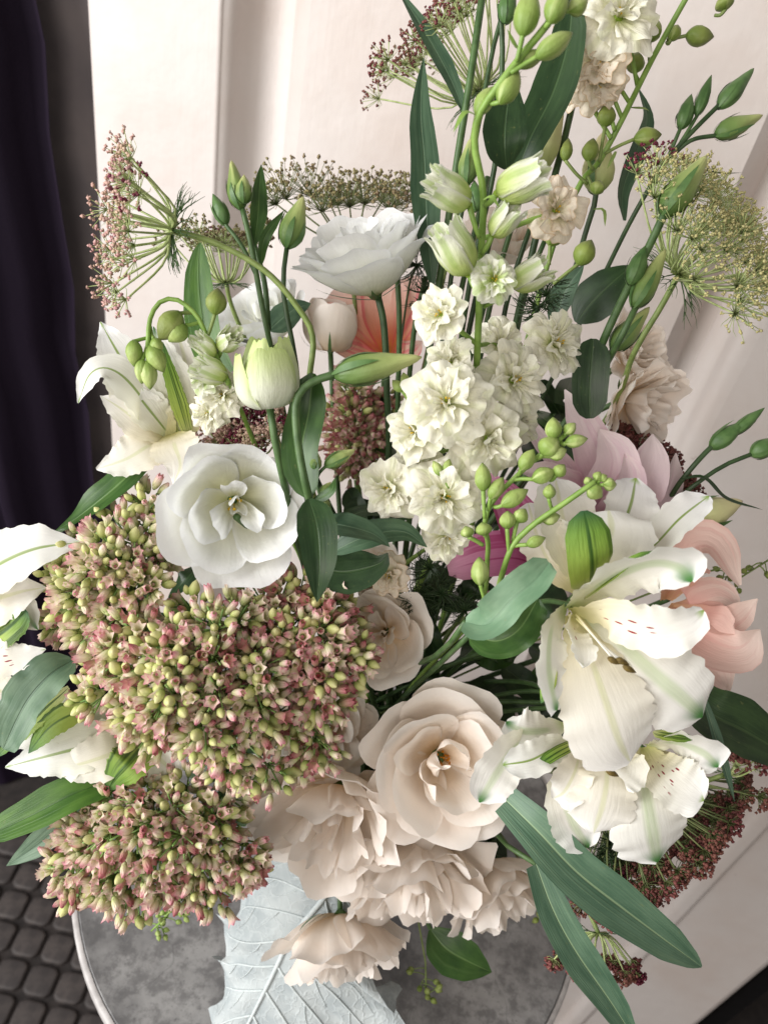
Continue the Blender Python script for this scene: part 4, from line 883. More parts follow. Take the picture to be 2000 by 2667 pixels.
main_stem(t, [(1900, 1125, .50), (1840, 1175, .50), (1775, 1250, .505), (1700, 1350, .53), (1500, 1550, .60)], .0017, .0021, 'stem_dark', n=30)
lis_bud(t, (1850, 1165), (1945, 1095), 24, .50, 'calyx'); lis_bud(t, (1905, 1130), (1990, 1062), 16, .50, 'calyx', prof=CLOSEB)
twig(t, [(1970, 1178, .50), (1880, 1215, .50), (1780, 1285, .505), (1700, 1360, .53)], .0015, .0016, 'stem_dark'); lis_bud(t, (1955, 1185), (2040, 1140), 24, .50, 'calyx')
twig(t, [(1800, 1355, .51), (1760, 1385, .515), (1640, 1480, .56)], .0017, .0018, 'stem_dark'); lis_bud(t, (1788, 1362), (1932, 1305), 46, .51, 'bud_cream', sepals=4)
blade('leaf', MT['leaf_dark'], t, [(1768, 1250, .50), (1830, 1245, .495), (1890, 1300, .495), (1985, 1328, .495)], 13, (0, 1, .6), prof='lance', fold=.3)
blade('leaf', MT['leaf_dark'], t, [(1760, 1400, .53), (1810, 1410, .525), (1860, 1405, .52)], 24, (0, .8, .6), prof='lance')

# --- cream lisianthus
def cream(label, px, d, axis, Rpx, kind, mat='rose', core=None, spin=0., sepals=0, stem=None, whorls=None, jit=.1):
    global t
    t = plant('lisianthus', label, 'lisianthus', 'lisianthus stems'); ax = D(*axis); Rm = pxr(Rpx, d)
    loc = P(*px, d) - ax * Rm * .35
    flower(t, loc, ax, Rm, kind, mat, spin, core=core, sepals=sepals, whorls=whorls, jit=jit)
    b = loc - ax * Rm * .05; pts = [b, b - ax * .03 + (VM - b) * .15]; KS[0] += 1
    part('stem', tube(stem_to_vase(pts, KS[0]), .0021, .0023, 24, 8), MT['stem'], t)
    return t
cream('large cream bloom with orange stamens, facing out at the centre of the bouquet', (1152, 1985), .505, (.14, .02, 1), 184, 'rose', core='orange', spin=.5)
cream('wide cream bloom left of the orange-centred one, next to the stonecrop', (870, 2100), .535, (-.22, -.42, .85), 205, 'ruffle', spin=1.1, jit=.16)
cream('cream bloom nodding below the orange-centred one', (1075, 2260), .56, (.08, -.72, .68), 180, 'ruffle', spin=2., jit=.16)
cream('yellowish translucent cream bloom beside the long strap leaf', (1290, 2300), .585, (.35, -.7, .5), 138, 'ruffle', spin=.7, core='yellow')
cream('lowest cream bloom, hanging over the silver leaf', (890, 2440), .585, (.10, -.80, .58), 150, 'ruffle', spin=.9, sepals=3, jit=.14)
cream('cream bud deep behind, left of the pink-orange lily', (862, 885), .60, (.05, 1, .3), 82, 'rose_bud', spin=.3, sepals=4)
cream('cream bloom at the right, behind the dark oblong leaf', (1660, 1050), .56, (.55, -.35, .7), 115, 'ruffle', spin=.3, sepals=3, jit=.16)
cream('upper cream bloom at the right, under the slanting buds', (1650, 920), .59, (.5, .2, .8), 90, 'ruffle', spin=1.3, jit=.16)
cream('cream bloom pressed between the orange-centred bloom and the nodding one', (1000, 2200), .575, (-.05, -.45, .9), 150, 'ruffle', spin=.2, jit=.14)
cream('half hidden off-white bloom right of the reddish stonecrop', (1000, 1650), .53, (-.2, .05, 1), 112, 'lis', 'rose', core='dark', spin=.2)
cream('cream bloom tucked between the stonecrop and the orange-centred bloom', (850, 1900), .56, (-.1, .2, 1), 120, 'rose', spin=.8)
cream('small cream bloom wedged under the larkspur', (975, 1500), .55, (0, .3, 1), 70, 'rose_cup', spin=.1)
cream('pale bloom in the shade behind the upper buds', (690, 850), .59, (-.3, .6, .7), 110, 'lis', 'lis_white', spin=.1)
cream('pale bloom in the shade between the upright stems', (1300, 640), .57, (.1, .6, .7), 90, 'rose_cup', spin=.1)

# --- alstroemeria
def filaments(parent, pairs, d):
    for (a, m, b) in pairs:
        o = part('stamen', tube([P(*a, d + .01), P(*m, d), P(*b, d - .006)], .0007, .0006, 8, 5), MT['als_mid'], parent)
        part('anther', lathe(P(b[0] - 18, b[1] - 7, d - .008), P(b[0] + 16, b[1] + 10, d - .006), pw(9, d), CLOSEB, 2, .2, 0, 7, 8), MT['anther'], o)
def tep(parent, mat, pts, hw, hint, **k):
    k.setdefault('prof', 'tepal'); k.setdefault('ruf', .10); k.setdefault('freq', 3.4); k.setdefault('rag', .045); k.setdefault('nu', 15); k.setdefault('nv', 40)
    return blade('tepal', MT[mat], parent, pts, hw, hint, **k)
def alstro(label, stem):
    t = plant('alstroemeria', label, 'alstroemeria', 'alstroemeria stems'); main_stem(t, stem, .0016, .0024, 'stem'); return t
t = alstro('largest white alstroemeria, freckled red, above the long strap leaf', [(1490, 1575, .43), (1400, 1570, .46), (1300, 1640, .53)])
tep(t, 'als_out', [(1480, 1585, .432), (1570, 1520, .405), (1680, 1470, .39), (1760, 1475, .385), (1800, 1515, .385)], 106, (.1, -.9, .75), cup=.25, ruf=.10)
tep(t, 'als_green', [(1520, 1560, .418), (1590, 1500, .402), (1660, 1450, .392), (1712, 1432, .388)], 24, (-.4, .8, .5), prof='lance', ruf=.03, rag=0)
tep(t, 'als_in', [(1485, 1590, .43), (1580, 1600, .402), (1700, 1635, .388), (1790, 1620, .382), (1832, 1590, .38)], 74, (-.05, -.35, 1), cup=.3, ruf=.12)
tep(t, 'als_in', [(1480, 1590, .43), (1490, 1640, .41), (1510, 1690, .40), (1515, 1740, .395)], 42, (.45, 0, 1), cup=.4, ruf=.16)
tep(t, 'als_out', [(1470, 1580, .432), (1436, 1640, .412), (1428, 1730, .40), (1440, 1810, .395), (1450, 1850, .40)], 62, (.55, .1, .8), cup=.3, ruf=.09)
tep(t, 'als_green', [(1445, 1740, .402), (1425, 1790, .398), (1408, 1832, .40)], 20, (-.6, 0, .8), prof='lance', ruf=0, rag=0)
tep(t, 'als_mid', [(1490, 1600, .43), (1540, 1720, .403), (1585, 1850, .392), (1612, 1930, .392), (1640, 1985, .398)], 128, (.0, .25, 1), cup=-.14, ruf=.05)
tep(t, 'als_out', [(1500, 1600, .432), (1620, 1680, .408), (1720, 1770, .40), (1790, 1830, .40), (1828, 1868, .405)], 112, (-.1, .1, 1), cup=-.12, ruf=.06)
filaments(t, [((1500, 1610), (1580, 1690), (1622, 1722)), ((1500, 1610), (1590, 1700), (1640, 1742)), ((1500, 1600), (1540, 1650), (1600, 1720))], .398)
t = alstro('upper white alstroemeria with a green striped outer tepal, seen from behind', [(1512, 1530, .45), (1450, 1600, .49), (1350, 1680, .56)])
tep(t, 'als_mid', [(1515, 1535, .448), (1490, 1450, .435), (1462, 1340, .435), (1446, 1245, .44)], 88, (.3, 0, 1), cup=.3, ruf=.08)
tep(t, 'als_mid', [(1518, 1535, .446), (1560, 1450, .425), (1590, 1380, .42), (1585, 1330, .425)], 125, (-.1, .2, 1), cup=-.2, ruf=.07, prof='round')
tep(t, 'als_green', [(1536, 1532, .436), (1540, 1470, .409), (1532, 1395, .402), (1520, 1330, .404)], 62, (0, .1, 1), prof='oblong', cup=-.12, ruf=0, rag=0)
tep(t, 'als_line', [(1530, 1520, .452), (1600, 1410, .445), (1640, 1320, .445), (1655, 1245, .45)], 72, (.1, .1, 1), cup=.2)
tep(t, 'als_line', [(1545, 1520, .45), (1680, 1440, .437), (1770, 1350, .435), (1845, 1292, .44)], 52, (-.1, .7, .7), cup=.35)
tep(t, 'als_mid', [(1500, 1540, .455), (1440, 1480, .45), (1400, 1400, .455), (1375, 1310, .46)], 62, (.1, .1, 1), cup=.1)
t = alstro('lowest white alstroemeria at the right, red flecks in its throat', [(1690, 1960, .475), (1600, 1900, .50), (1400, 1800, .56)])
tep(t, 'als_out', [(1660, 1950, .475), (1680, 2060, .445), (1698, 2160, .437), (1712, 2245, .445)], 108, (.05, .25, 1), cup=-.2, ruf=.06)
tep(t, 'als_in', [(1680, 1945, .472), (1730, 2010, .448), (1790, 2060, .438), (1832, 2085, .436)], 72, (-.1, .3, 1), cup=.2, ruf=.12)
tep(t, 'als_out', [(1680, 1940, .472), (1760, 1935, .450), (1830, 1960, .440), (1868, 1998, .44)], 62, (.0, -.5, 1), cup=.3, ruf=.12)
tep(t, 'als_green', [(1700, 1905, .455), (1760, 1915, .442), (1810, 1925, .44)], 26, (0, .8, .7), prof='ovate', ruf=.05, rag=0)
tep(t, 'als_in', [(1670, 1950, .472), (1655, 2000, .455), (1640, 2040, .45)], 40, (.3, .2, 1), cup=.3, ruf=.15)
tep(t, 'als_mid', [(1690, 1940, .475), (1760, 2030, .46), (1800, 2110, .458)], 66, (.1, .2, 1), cup=.1)
t = alstro('ruffled white alstroemeria between the cream bloom and the lowest one, facing down', [(1560, 1950, .47), (1500, 1880, .50), (1380, 1780, .57)])
tep(t, 'als_mid', [(1560, 1950, .468), (1580, 2010, .442), (1570, 2090, .435), (1545, 2170, .44)], 92, (0, .2, 1), cup=-.15, ruf=.08)
tep(t, 'als_out', [(1520, 1960, .468), (1470, 2050, .452), (1490, 2140, .45), (1532, 2208, .455)], 62, (-.1, .2, 1), cup=.2, ruf=.1)
tep(t, 'als_line', [(1500, 1930, .462), (1440, 1950, .44), (1380, 1980, .43), (1308, 1992, .428)], 46, (.1, .5, 1), cup=.3, ruf=.12)
tep(t, 'als_green', [(1500, 1935, .448), (1450, 1960, .435), (1402, 1992, .43)], 16, (0, .6, 1), prof='oblong', ruf=0, rag=0)
tep(t, 'als_in', [(1600, 1950, .466), (1630, 2000, .445), (1600, 2040, .44)], 56, (-.2, .3, 1), cup=.2, ruf=.14)
tep(t, 'als_mid', [(1510, 1940, .466), (1500, 2000, .442), (1470, 2060, .44), (1440, 2080, .442)], 52, (.1, .4, 1), cup=.2, ruf=.16)
filaments(t, [((1575, 1960), (1590, 1990), (1595, 2012))], .436)
tep(t, 'als_out', [(1470, 1890, .468), (1400, 1905, .45), (1350, 1900, .446), (1318, 1880, .45)], 56, (.1, .6, .8), cup=.3, ruf=.1)
tep(t, 'als_out', [(1400, 1900, .458), (1340, 1950, .436), (1290, 2020, .425), (1248, 2090, .426)], 60, (.15, .2, 1), cup=.15, ruf=.08)
t = alstro('white alstroemeria at the left, lit against the dark curtain', [(450, 1150, .515), (540, 1200, .53), (640, 1290, .57)])
tep(t, 'als_line', [(450, 1150, .51), (380, 1040, .50), (320, 940, .50), (262, 838, .505)], 75, (.2, .3, 1), cup=.12, prof='lily', ruf=.05)
tep(t, 'als_line', [(445, 1150, .51), (350, 1010, .487), (285, 960, .48), (235, 975, .478), (205, 1050, .48)], 60, (.1, .6, .8), cup=.12, prof='lily', ruf=.05)
tep(t, 'als_mid', [(445, 1140, .51), (390, 1160, .49), (330, 1195, .485), (252, 1222, .485)], 67, (.1, .4, 1), cup=.12, prof='lily', ruf=.05)
tep(t, 'als_mid', [(450, 1130, .505), (455, 1160, .485), (470, 1210, .48), (452, 1262, .482)], 67, (.1, .2, 1), cup=.12, prof='lily', ruf=.05)
tep(t, 'als_out', [(455, 1150, .515), (450, 1030, .50), (420, 930, .50), (400, 850, .505)], 63, (.3, .1, 1), cup=.12, prof='lily', ruf=.05)
tep(t, 'als_green', [(500, 1160, .51), (470, 1060, .497), (440, 960, .495), (425, 890, .498)], 23, (.4, 0, 1), prof='lance', ruf=0)
tep(t, 'als_mid', [(470, 1150, .515), (490, 1040, .51), (480, 930, .51), (450, 830, .515)], 72, (.1, 0, 1), cup=.12, prof='lily', ruf=.05)
tep(t, 'als_line', [(455, 1150, .512), (400, 1080, .494), (340, 1010, .49), (288, 990, .49)], 53, (.1, .4, 1), cup=.12, prof='lily', ruf=.05)
tep(t, 'als_mid', [(450, 1145, .512), (380, 1110, .492), (310, 1060, .49), (262, 1030, .492)], 50, (.1, .5, 1), cup=.12, prof='lily', ruf=.05)
tep(t, 'als_in', [(450, 1140, .508), (400, 1070, .495), (370, 1010, .49)], 45, (.1, .3, 1), cup=.12, prof='lily', ruf=.05)
blade('leaf', MT['leaf'], t, [(440, 1190, .50), (380, 1200, .495), (290, 1280, .49), (200, 1350, .49), (140, 1385, .49)], 60, (-.3, .7, .8), prof='lance', fold=.15, ruf=.1, freq=1.2, label='green leaf with a curled pale tip over the curtain')
t = alstro('white alstroemeria cut off by the left edge', [(-30, 1500, .50), (100, 1620, .54), (420, 1800, .62)])
tep(t, 'als_line', [(-140, 1560, .50), (-20, 1480, .475), (90, 1430, .47), (215, 1412, .475)], 101, (.0, .5, 1), cup=.12, prof='lily', ruf=.05)
tep(t, 'als_mid', [(-120, 1560, .495), (-20, 1560, .472), (60, 1540, .47), (120, 1530, .475)], 88, (0, .1, 1), cup=.12, prof='lily', ruf=.05)
tep(t, 'als_green', [(-40, 1680, .48), (20, 1640, .468), (70, 1590, .468)], 41, (0, .2, 1), prof='oblong', ruf=0)
tep(t, 'als_out', [(-90, 1590, .49), (-10, 1610, .476), (60, 1600, .474), (100, 1640, .476)], 82, (-.1, .2, 1), cup=.12, prof='lily', ruf=.05)
tep(t, 'als_in', [(-90, 1700, .48), (-10, 1720, .468), (60, 1710, .468), (120, 1690, .47)], 53, (0, .3, 1), cup=.12, prof='lily', ruf=.05)
tep(t, 'als_mid', [(-90, 1740, .482), (-10, 1790, .475), (40, 1830, .475)], 62, (0, .3, 1), cup=.12, prof='lily', ruf=.05)
t = alstro('white alstroemeria below the left leaf, half under the stonecrop', [(330, 1920, .52), (420, 1930, .55), (600, 1950, .62)])
tep(t, 'als_out', [(330, 1860, .515), (230, 1860, .50), (140, 1880, .495), (20, 1950, .495)], 63, (.2, .4, 1), cup=.12, prof='lily', ruf=.05)
tep(t, 'als_green', [(180, 1790, .487), (100, 1860, .483), (40, 1920, .483), (-10, 1975, .485)], 32, (-.2, .3, 1), prof='lance', ruf=0)
tep(t, 'als_green', [(260, 1840, .487), (190, 1860, .48), (130, 1895, .48), (75, 1962, .482)], 39, (.1, .6, 1), prof='lance', fold=.2, ruf=0)
tep(t, 'als_line', [(380, 1900, .515), (280, 1930, .492), (160, 1960, .487), (15, 1998, .49)], 70, (0, .4, 1), cup=.12, prof='lily', ruf=.05)
tep(t, 'als_mid', [(380, 1920, .512), (300, 1960, .487), (210, 1990, .483), (140, 2005, .487)], 65, (.1, .4, 1), cup=.12, prof='lily', ruf=.05)
tep(t, 'als_green', [(380, 1930, .508), (340, 1980, .48), (305, 2020, .478), (280, 2060, .48)], 60, (.1, .3, 1), prof='lance', ruf=0)
tep(t, 'als_mid', [(360, 1920, .515), (430, 1990, .498), (470, 2040, .495)], 74, (0, .3, 1), cup=.12, prof='lily', ruf=.05)

# strap leaves of the alstroemeria, each one stem's own foliage
def strap_leaf(label, mat, pts, hw, hint, **k):
    t = plant('strap_leaf', label, 'leaf', 'long strap leaves'); KS[0] += 1; d = sum(q[2] for q in pts) / len(pts); k.setdefault('prof', 'strap'); k.setdefault('fold', .3)
    part('blade', ribbon(px_path(pts), pw(hw, d), D(*hint), seed=rnd.randrange(999), nu=13, nv=30, **k), MT[mat], t)
    p = P(*pts[0]); part('stalk', tube(stem_to_vase([p, p.lerp(VM, .2)], KS[0]), .0018, .002, 16, 6), MT['stem'], t); return t
strap_leaf('long blue-green strap leaf pointing to the lower right, uppermost of two', 'strap', [(1318, 2085, .47), (1400, 2165, .455), (1500, 2270, .455), (1620, 2365, .46), (1740, 2455, .47), (1826, 2518, .48)], 64, (-.1, .25, 1))
strap_leaf('long blue-green strap leaf running off the bottom edge', 'strap', [(1395, 2250, .50), (1440, 2370, .495), (1500, 2480, .495), (1590, 2610, .50), (1660, 2720, .505)], 48, (.1, .1, 1))
strap_leaf('dark broad strap leaf at the right edge', 'strap_dark', [(1790, 1800, .47), (1850, 1860, .46), (1930, 1900, .46), (2060, 1975, .465)], 80, (.1, .5, 1))
strap_leaf('narrow twisting grass-like leaf at the right edge', 'strap', [(1825, 1800, .45), (1850, 1880, .446), (1880, 1980, .446), (1912, 2088, .45)], 19, (.6, 0, 1), prof='lance')
strap_leaf('bright green strap leaf crossing the left edge', 'strap_bright', [(330, 2020, .50), (200, 2065, .485), (80, 2125, .48), (-60, 2190, .48)], 52, (-.1, .6, 1))
strap_leaf('broad veined grey-green leaf at the left edge', 'leaf_grey', [(190, 1720, .475), (130, 1760, .465), (70, 1830, .462), (10, 1950, .465)], 66, (-.3, .2, 1), prof='oblong', fold=.3, ruf=.08)
strap_leaf('pale grey-green leaf tip in front of the dark floor tiles', 'leaf_grey', [(300, 2110, .53), (180, 2140, .52), (100, 2200, .515), (18, 2255, .515)], 40, (0, .4, 1), prof='lance')
strap_leaf('pale glaucous leaf curling in front of the pink lily', 'leaf_glaucous', [(1212, 1620, .42), (1270, 1625, .405), (1335, 1560, .398), (1395, 1510, .398), (1430, 1465, .402)], 52, (-.3, .5, 1), prof='oblong', ruf=.14, freq=1.6, cup=.2)
strap_leaf('deep green leaf under the glaucous curled one', 'leaf', [(1225, 1650, .43), (1290, 1670, .422), (1350, 1640, .42), (1400, 1560, .425)], 50, (.1, .3, 1), prof='oblong', ruf=.1)
strap_leaf('bright green leaf over the table under the cream blooms', 'leaf', [(1120, 2420, .62), (1160, 2470, .615), (1220, 2505, .615), (1280, 2532, .62)], 56, (.2, .3, 1), prof='ovate', fold=.15)
strap_leaf('dark leaf in the shade left of the freckled alstroemeria', 'leaf_dark', [(1480, 1570, .50), (1420, 1560, .49), (1370, 1610, .49), (1340, 1660, .49)], 44, (.1, .3, 1), prof='ovate')

# --- pink lilies
def lily(label, stem, tepals):
    t = plant('pink_lily', label, 'lily', 'pink lilies'); main_stem(t, stem, .002, .0025, 'stem')
    for m, pts, hw, hint, k in tepals:
        kk = dict(prof='lily', cup=.25, ruf=.05, freq=1.4, nu=11, nv=22); kk.update(k); blade('tepal', MT[m], t, pts, hw, hint, **kk)
    return t
lily('lilac pink lily above the upper white alstroemeria', [(1560, 1370, .545), (1480, 1480, .57)], [
 ('lily_pale', [(1575, 1340, .53), (1560, 1220, .51), (1520, 1110, .505), (1470, 1015, .51)], 60, (-.2, .2, 1), {}),
 ('lily_pale', [(1560, 1340, .53), (1470, 1230, .505), (1400, 1140, .50), (1358, 1055, .505)], 36, (.1, .3, 1), {}),
 ('lily_pale', [(1560, 1350, .525), (1590, 1270, .497), (1600, 1190, .49), (1560, 1120, .497)], 76, (-.1, .3, 1), dict(fold=.3, cup=.1, ruf=.08)),
 ('lily_pale', [(1590, 1350, .525), (1650, 1280, .498), (1690, 1200, .495), (1700, 1130, .50)], 70, (.2, .3, 1), dict(fold=.25, cup=.1, ruf=.08)),
 ('lily_pale', [(1550, 1350, .525), (1480, 1290, .50), (1420, 1245, .495), (1345, 1225, .50)], 60, (-.1, .6, 1), dict(fold=.3)),
 ('lily_pale', [(1580, 1350, .53), (1690, 1320, .515), (1740, 1260, .515), (1760, 1180, .52)], 44, (.3, .2, 1), dict(fold=.3)),
 ('lily_pale', [(1570, 1350, .52), (1620, 1300, .492), (1640, 1240, .486), (1625, 1180, .488)], 54, (0, .2, 1), dict(fold=.35))])
lily('magenta striped lily in the shade behind the green bud shoots', [(1420, 1500, .58), (1350, 1600, .61)], [
 ('lily_deep', [(1440, 1500, .565), (1360, 1450, .54), (1270, 1450, .535), (1165, 1480, .54)], 62, (-.1, .5, 1), dict(prof='round')),
 ('lily_deep', [(1440, 1480, .565), (1370, 1380, .54), (1320, 1300, .53), (1270, 1230, .535)], 66, (-.3, .2, 1), {}),
 ('lily_deep', [(1440, 1490, .565), (1420, 1400, .54), (1430, 1300, .53), (1440, 1220, .535)], 56, (.1, .1, 1), {}),
 ('lily_deep', [(1440, 1500, .565), (1400, 1540, .54), (1330, 1560, .535), (1260, 1540, .54)], 46, (0, .8, .8), {})])
lily('peach pink lily spreading behind the freckled alstroemeria at the right', [(1740, 1560, .53), (1650, 1600, .56), (1500, 1680, .60)], [
 ('lily_peach', [(1730, 1560, .52), (1790, 1440, .495), (1850, 1420, .485), (1900, 1490, .483), (1925, 1525, .485)], 71, (.2, .6, 1), dict(fold=.25)),
 ('lily_peach', [(1740, 1580, .52), (1830, 1600, .50), (1900, 1620, .493), (1972, 1560, .49)], 54, (.1, .7, .8), dict(ruf=.1)),
 ('lily_peach', [(1740, 1590, .518), (1830, 1660, .492), (1920, 1690, .485), (1978, 1640, .485)], 90, (.1, .3, 1), dict(prof='lily', fold=.25)),
 ('lily_peach', [(1740, 1600, .518), (1820, 1700, .498), (1870, 1760, .492), (1895, 1800, .495)], 78, (.2, .2, 1), dict(fold=.3)),
 ('lily_peach', [(1740, 1560, .525), (1760, 1470, .51), (1740, 1380, .505), (1745, 1320, .51)], 68, (.1, .2, 1), {}),
 ('lily_peach', [(1740, 1590, .523), (1800, 1600, .51), (1870, 1560, .505), (1930, 1590, .505)], 76, (0, .5, 1), {})])
lily('pink lily with an orange throat, deep behind under the side-on white lisianthus', [(1000, 950, .64), (1000, 1100, .66)], [
 ('lily_orange', [(1010, 930, .635), (960, 850, .615), (910, 790, .61), (868, 755, .615)], 66, (.2, .1, 1), dict(prof='tepal')),
 ('lily_orange', [(1010, 930, .635), (1000, 850, .615), (1000, 790, .61), (1010, 720, .615)], 62, (0, .1, 1), dict(prof='tepal')),
 ('lily_orange', [(1015, 930, .635), (1050, 850, .615), (1075, 790, .61), (1090, 720, .615)], 58, (-.2, .1, 1), dict(prof='tepal')),
 ('lily_orange', [(1010, 940, .63), (940, 920, .615), (890, 900, .61), (850, 880, .615)], 42, (.2, .3, 1), {}),
 ('lily_orange', [(1010, 940, .63), (1060, 920, .61), (1100, 890, .61)], 46, (-.2, .3, 1), {})])

# --- silver leaf (dusty miller) hanging over the table
t = plant('silver_leaf', 'large felted silver leaf with raised veins hanging over the table', 'leaf')
mid = [(905, 2235, .60), (850, 2330, .612), (760, 2440, .625), (715, 2530, .635), (660, 2640, .645), (600, 2760, .655)]
def silver():
    nu, nv = 41, 60; c = spline(px_path(mid), nv); tg = tangents(c); n0 = np.array(D(-.15, .35, 1)); v, uv = [], []
    for j in range(nv):
        s = j / (nv - 1); n = n0 - tg[j] * np.dot(n0, tg[j]); n /= np.linalg.norm(n); sd = np.cross(tg[j], n)
        wl = np.interp(s, [0, .12, .3, .5, .7, 1], [.03, .058, .070, .064, .056, .03]); wr = np.interp(s, [0, .12, .3, .5, .7, 1], [.015, .035, .070, .105, .115, .06])
        for i in range(nu):
            u = -1 + 2 * i / (nu - 1); wd = wl if u < 0 else wr
            lob = 1 + .15 * math.sin(s * 34 + (1 if u > 0 else 0)) * abs(u) ** 3 + .06 * math.sin(s * 71 + u) * abs(u) ** 4
            off = -.020 * u * u + .006 * math.sin(s * 17 + u * 3) * abs(u) + .010 * math.sin(s * 34 + 2) * abs(u) ** 4 - (.010 * max(0, u) ** 1.5)
            off += .0022 * abs(math.sin((s * 1.0 - abs(u) * .33) * 21)) * min(1, abs(u) * 4)
            v.append(c[j] + sd * (u * wd * lob) * -1 + n * off); uv.append((i / (nu - 1), s))
    return np.array(v), grid_faces(nu, nv), np.array(uv), c, tg, n0
sv, sf, su, sc_c, sc_t, sn = silver()
def felt():
    m = NT('silver felt leaf'); tc = m.add('ShaderNodeTexCoord'); o = tc.outputs['Object']
    vo = m.add('ShaderNodeTexVoronoi', feature='DISTANCE_TO_EDGE'); vo.inputs['Scale'].default_value = 95
    mv = m.add('ShaderNodeMixRGB'); mv.inputs[0].default_value = .02; m.l(o, mv.inputs[1]); nn = m.add('ShaderNodeTexNoise'); nn.inputs['Scale'].default_value = 70; m.l(o, nn.inputs[0]); m.l(nn.outputs[1], mv.inputs[2]); m.l(mv.outputs[0], vo.inputs['Vector'])
    vein = m.math('SUBTRACT', 1., m.step(vo.outputs[0], .0, .12)); fuzz = m.noise(o, 1500, 2.); big = m.noise(o, 40, 3.)
    col = m.mix(m.step(big, .3, .7), lin(160, 168, 170), lin(186, 192, 192)); col = m.mix(m.math('MULTIPLY', vein, .3), col, lin(200, 207, 207))
    m.bump(m.math('ADD', m.math('MULTIPLY', vein, 1.0), m.math('MULTIPLY', fuzz, .25)), .35, .0012)
    return m.finish(col, .9, .1, None, .1)
FELT = felt(); part('blade', (sv, sf, su), FELT, t)
VEIN = plain('pale vein felt', lin(186, 194, 194), lin(200, 206, 206), .9, 300, .2, 0, .1)
G = sv.reshape(60, 41, 3)
part('midrib', tube([Vector(G[j][20]) + CZ * .0008 for j in range(1, 59, 6)], .0026, .0012, 40, 8), VEIN, t)
for sgn in (-1, 1):
    for q in range(7):
        j0 = 4 + q * 7; pts = []
        for w_ in range(7):
            jj = min(58, int(j0 + w_ * 2.1)); ii = int(20 + sgn * w_ * 3.0); pts.append(Vector(G[jj][ii]) + CZ * .0006)
        o = part('vein', tube(pts, .0011, .0004, 16, 6), VEIN, t)
        for w_ in (2, 4):
            jj = min(57, int(j0 + w_ * 2.1)); ii = int(20 + sgn * w_ * 3.0); b = [Vector(G[jj][ii]) + CZ * .0005, Vector(G[min(58, jj + 3)][ii + sgn]) + CZ * .0006, Vector(G[min(59, jj + 6)][ii + sgn * 3]) + CZ * .0005]
            part('side_vein', tube(b, .0005, .0002, 8, 5), VEIN, o)

# --- small seeded sprigs
def sprig(label, pts, d, n, mat, seed, r=9):
    rs = random.Random(seed); t = plant('seeded_sprig', label, 'sprig', 'small seeded sprigs'); KS[0] += 1
    P0 = px_path([(x, y, d) for x, y in pts]); part('stem', tube(stem_to_vase(P0[::-1] if False else [P0[-1]] + P0[::-1][1:], KS[0]), .0007, .0012, 24, 5), MT[mat], t)
    for i in range(n):
        s = rs.random() * (len(pts) - 1.01); k = int(s); f = s - k; x = pts[k][0] + (pts[k + 1][0] - pts[k][0]) * f; y = pts[k][1] + (pts[k + 1][1] - pts[k][1]) * f
        ex, ey = x + rs.uniform(-34, 34), y + rs.uniform(-26, 34)
        a, b = P(x, y, d), P(ex, ey, d + rs.uniform(-.006, .006)); o = part('twig', tube([a, a.lerp(b, .5) + CY * .001, b], .0006, .0004, 5, 4), MT[mat], t)
        dr = (b - a).normalized(); part('seed', lathe(b - dr * .0005, b + dr * pxr(r * 2.4, d), pxr(r, d), CLOSEB, 4, .15, 0, 6, 8), MT['bud_lark' if mat == 'stem_bright' else 'bud_olive'], o)
sprig('blurred lime green sprig over the grey table', [(470, 2340), (430, 2390), (395, 2425)], .60, 22, 'stem_bright', 1, 7)
sprig('little green sprig under the lowest cream bloom', [(1110, 2520), (1100, 2560), (1110, 2600)], .66, 9, 'stem_olive', 2, 8)
sprig('olive sprig left of the strap leaves', [(1390, 2290), (1425, 2350), (1440, 2420)], .60, 12, 'stem_olive', 3, 8)
sprig('thin bare twig with tiny buds at the right edge', [(1880, 1475), (1915, 1520), (1940, 1490), (2010, 1452)], .54, 12, 'stem_olive', 4, 8)

# --- feathery dark foliage
def frond(label, spots, seed):
    rs = random.Random(seed); t = plant('fern_sprig', label, 'fern sprig', 'feathery dark sprigs'); x0, y0, d0 = spots[0]; main_stem(t, [(x0, y0, d0), (x0 - 30, y0 + 120, d0 + .04)], .0009, .0014, 'stem_dark')
    for x, y, d in spots:
        g = []
        for i in range(26):
            an = rs.random() * 6.28; L = rs.uniform(40, 85); a_, m_, e_ = P(x, y, d), P(x + math.cos(an) * L * .5, y + math.sin(an) * L * .45, d - .004), P(x + math.cos(an + .3) * L, y + math.sin(an + .3) * L * .8, d + rs.uniform(-.012, .012))
            g.append(tube([a_, m_, e_], .0006, .00015, 6, 4))
            for q in (.35, .6, .8):
                p = a_.lerp(e_, q).lerp(m_, .4); g.append(tube([p, p + (e_ - a_) * .22 + D(rs.uniform(-1, 1), rs.uniform(-1, 1), .3) * .005], .0004, .00012, 3, 3))
        part('frond', merge(*g), MT['strap_dark'], t)
frond('dark feathery foliage under the white larkspur', [(1150, 1545, .53), (1090, 1560, .53), (1210, 1590, .535), (1120, 1480, .54)], 1)
frond('dark feathery foliage right of the side-on white lisianthus', [(1085, 690, .56), (1110, 760, .56)], 2)
frond('dark feathery foliage between the upper larkspur florets', [(1400, 800, .50), (1425, 770, .50)], 3)
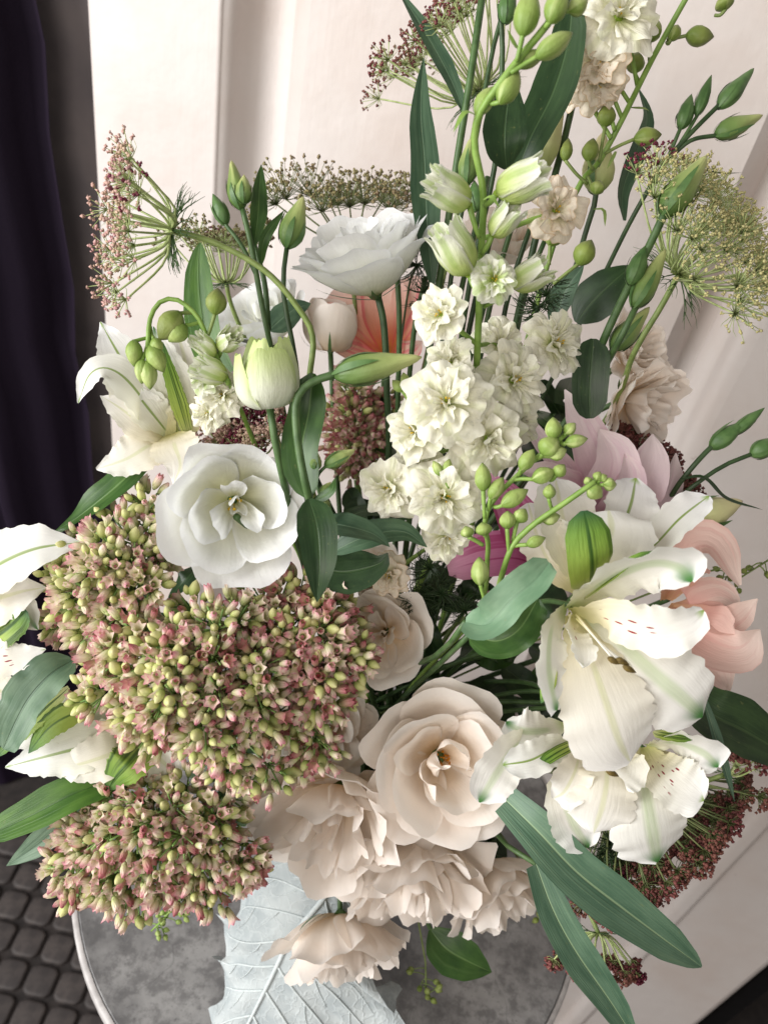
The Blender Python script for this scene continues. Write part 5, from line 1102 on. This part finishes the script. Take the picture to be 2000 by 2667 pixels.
frond('dark feathery foliage under the ruffled alstroemeria', [(1590, 2190, .53), (1570, 2250, .53)], 4)

# --- dark greenery filling the heart of the bouquet
WHERE = ['under the larkspur spike', 'left of the freckled alstroemeria', 'right of the open white lisianthus', 'behind the dark pointed leaf', 'behind the ruffled alstroemeria', 'above the orange-centred bloom', 'behind the largest stonecrop',
 'behind the upright stems of the tall larkspur', 'behind the lilac pink lily', 'behind the far left stonecrop', 'behind the lowest cream bloom', 'behind the forked bud shoot', 'behind the lowest stonecrop', 'under the orange-centred bloom']
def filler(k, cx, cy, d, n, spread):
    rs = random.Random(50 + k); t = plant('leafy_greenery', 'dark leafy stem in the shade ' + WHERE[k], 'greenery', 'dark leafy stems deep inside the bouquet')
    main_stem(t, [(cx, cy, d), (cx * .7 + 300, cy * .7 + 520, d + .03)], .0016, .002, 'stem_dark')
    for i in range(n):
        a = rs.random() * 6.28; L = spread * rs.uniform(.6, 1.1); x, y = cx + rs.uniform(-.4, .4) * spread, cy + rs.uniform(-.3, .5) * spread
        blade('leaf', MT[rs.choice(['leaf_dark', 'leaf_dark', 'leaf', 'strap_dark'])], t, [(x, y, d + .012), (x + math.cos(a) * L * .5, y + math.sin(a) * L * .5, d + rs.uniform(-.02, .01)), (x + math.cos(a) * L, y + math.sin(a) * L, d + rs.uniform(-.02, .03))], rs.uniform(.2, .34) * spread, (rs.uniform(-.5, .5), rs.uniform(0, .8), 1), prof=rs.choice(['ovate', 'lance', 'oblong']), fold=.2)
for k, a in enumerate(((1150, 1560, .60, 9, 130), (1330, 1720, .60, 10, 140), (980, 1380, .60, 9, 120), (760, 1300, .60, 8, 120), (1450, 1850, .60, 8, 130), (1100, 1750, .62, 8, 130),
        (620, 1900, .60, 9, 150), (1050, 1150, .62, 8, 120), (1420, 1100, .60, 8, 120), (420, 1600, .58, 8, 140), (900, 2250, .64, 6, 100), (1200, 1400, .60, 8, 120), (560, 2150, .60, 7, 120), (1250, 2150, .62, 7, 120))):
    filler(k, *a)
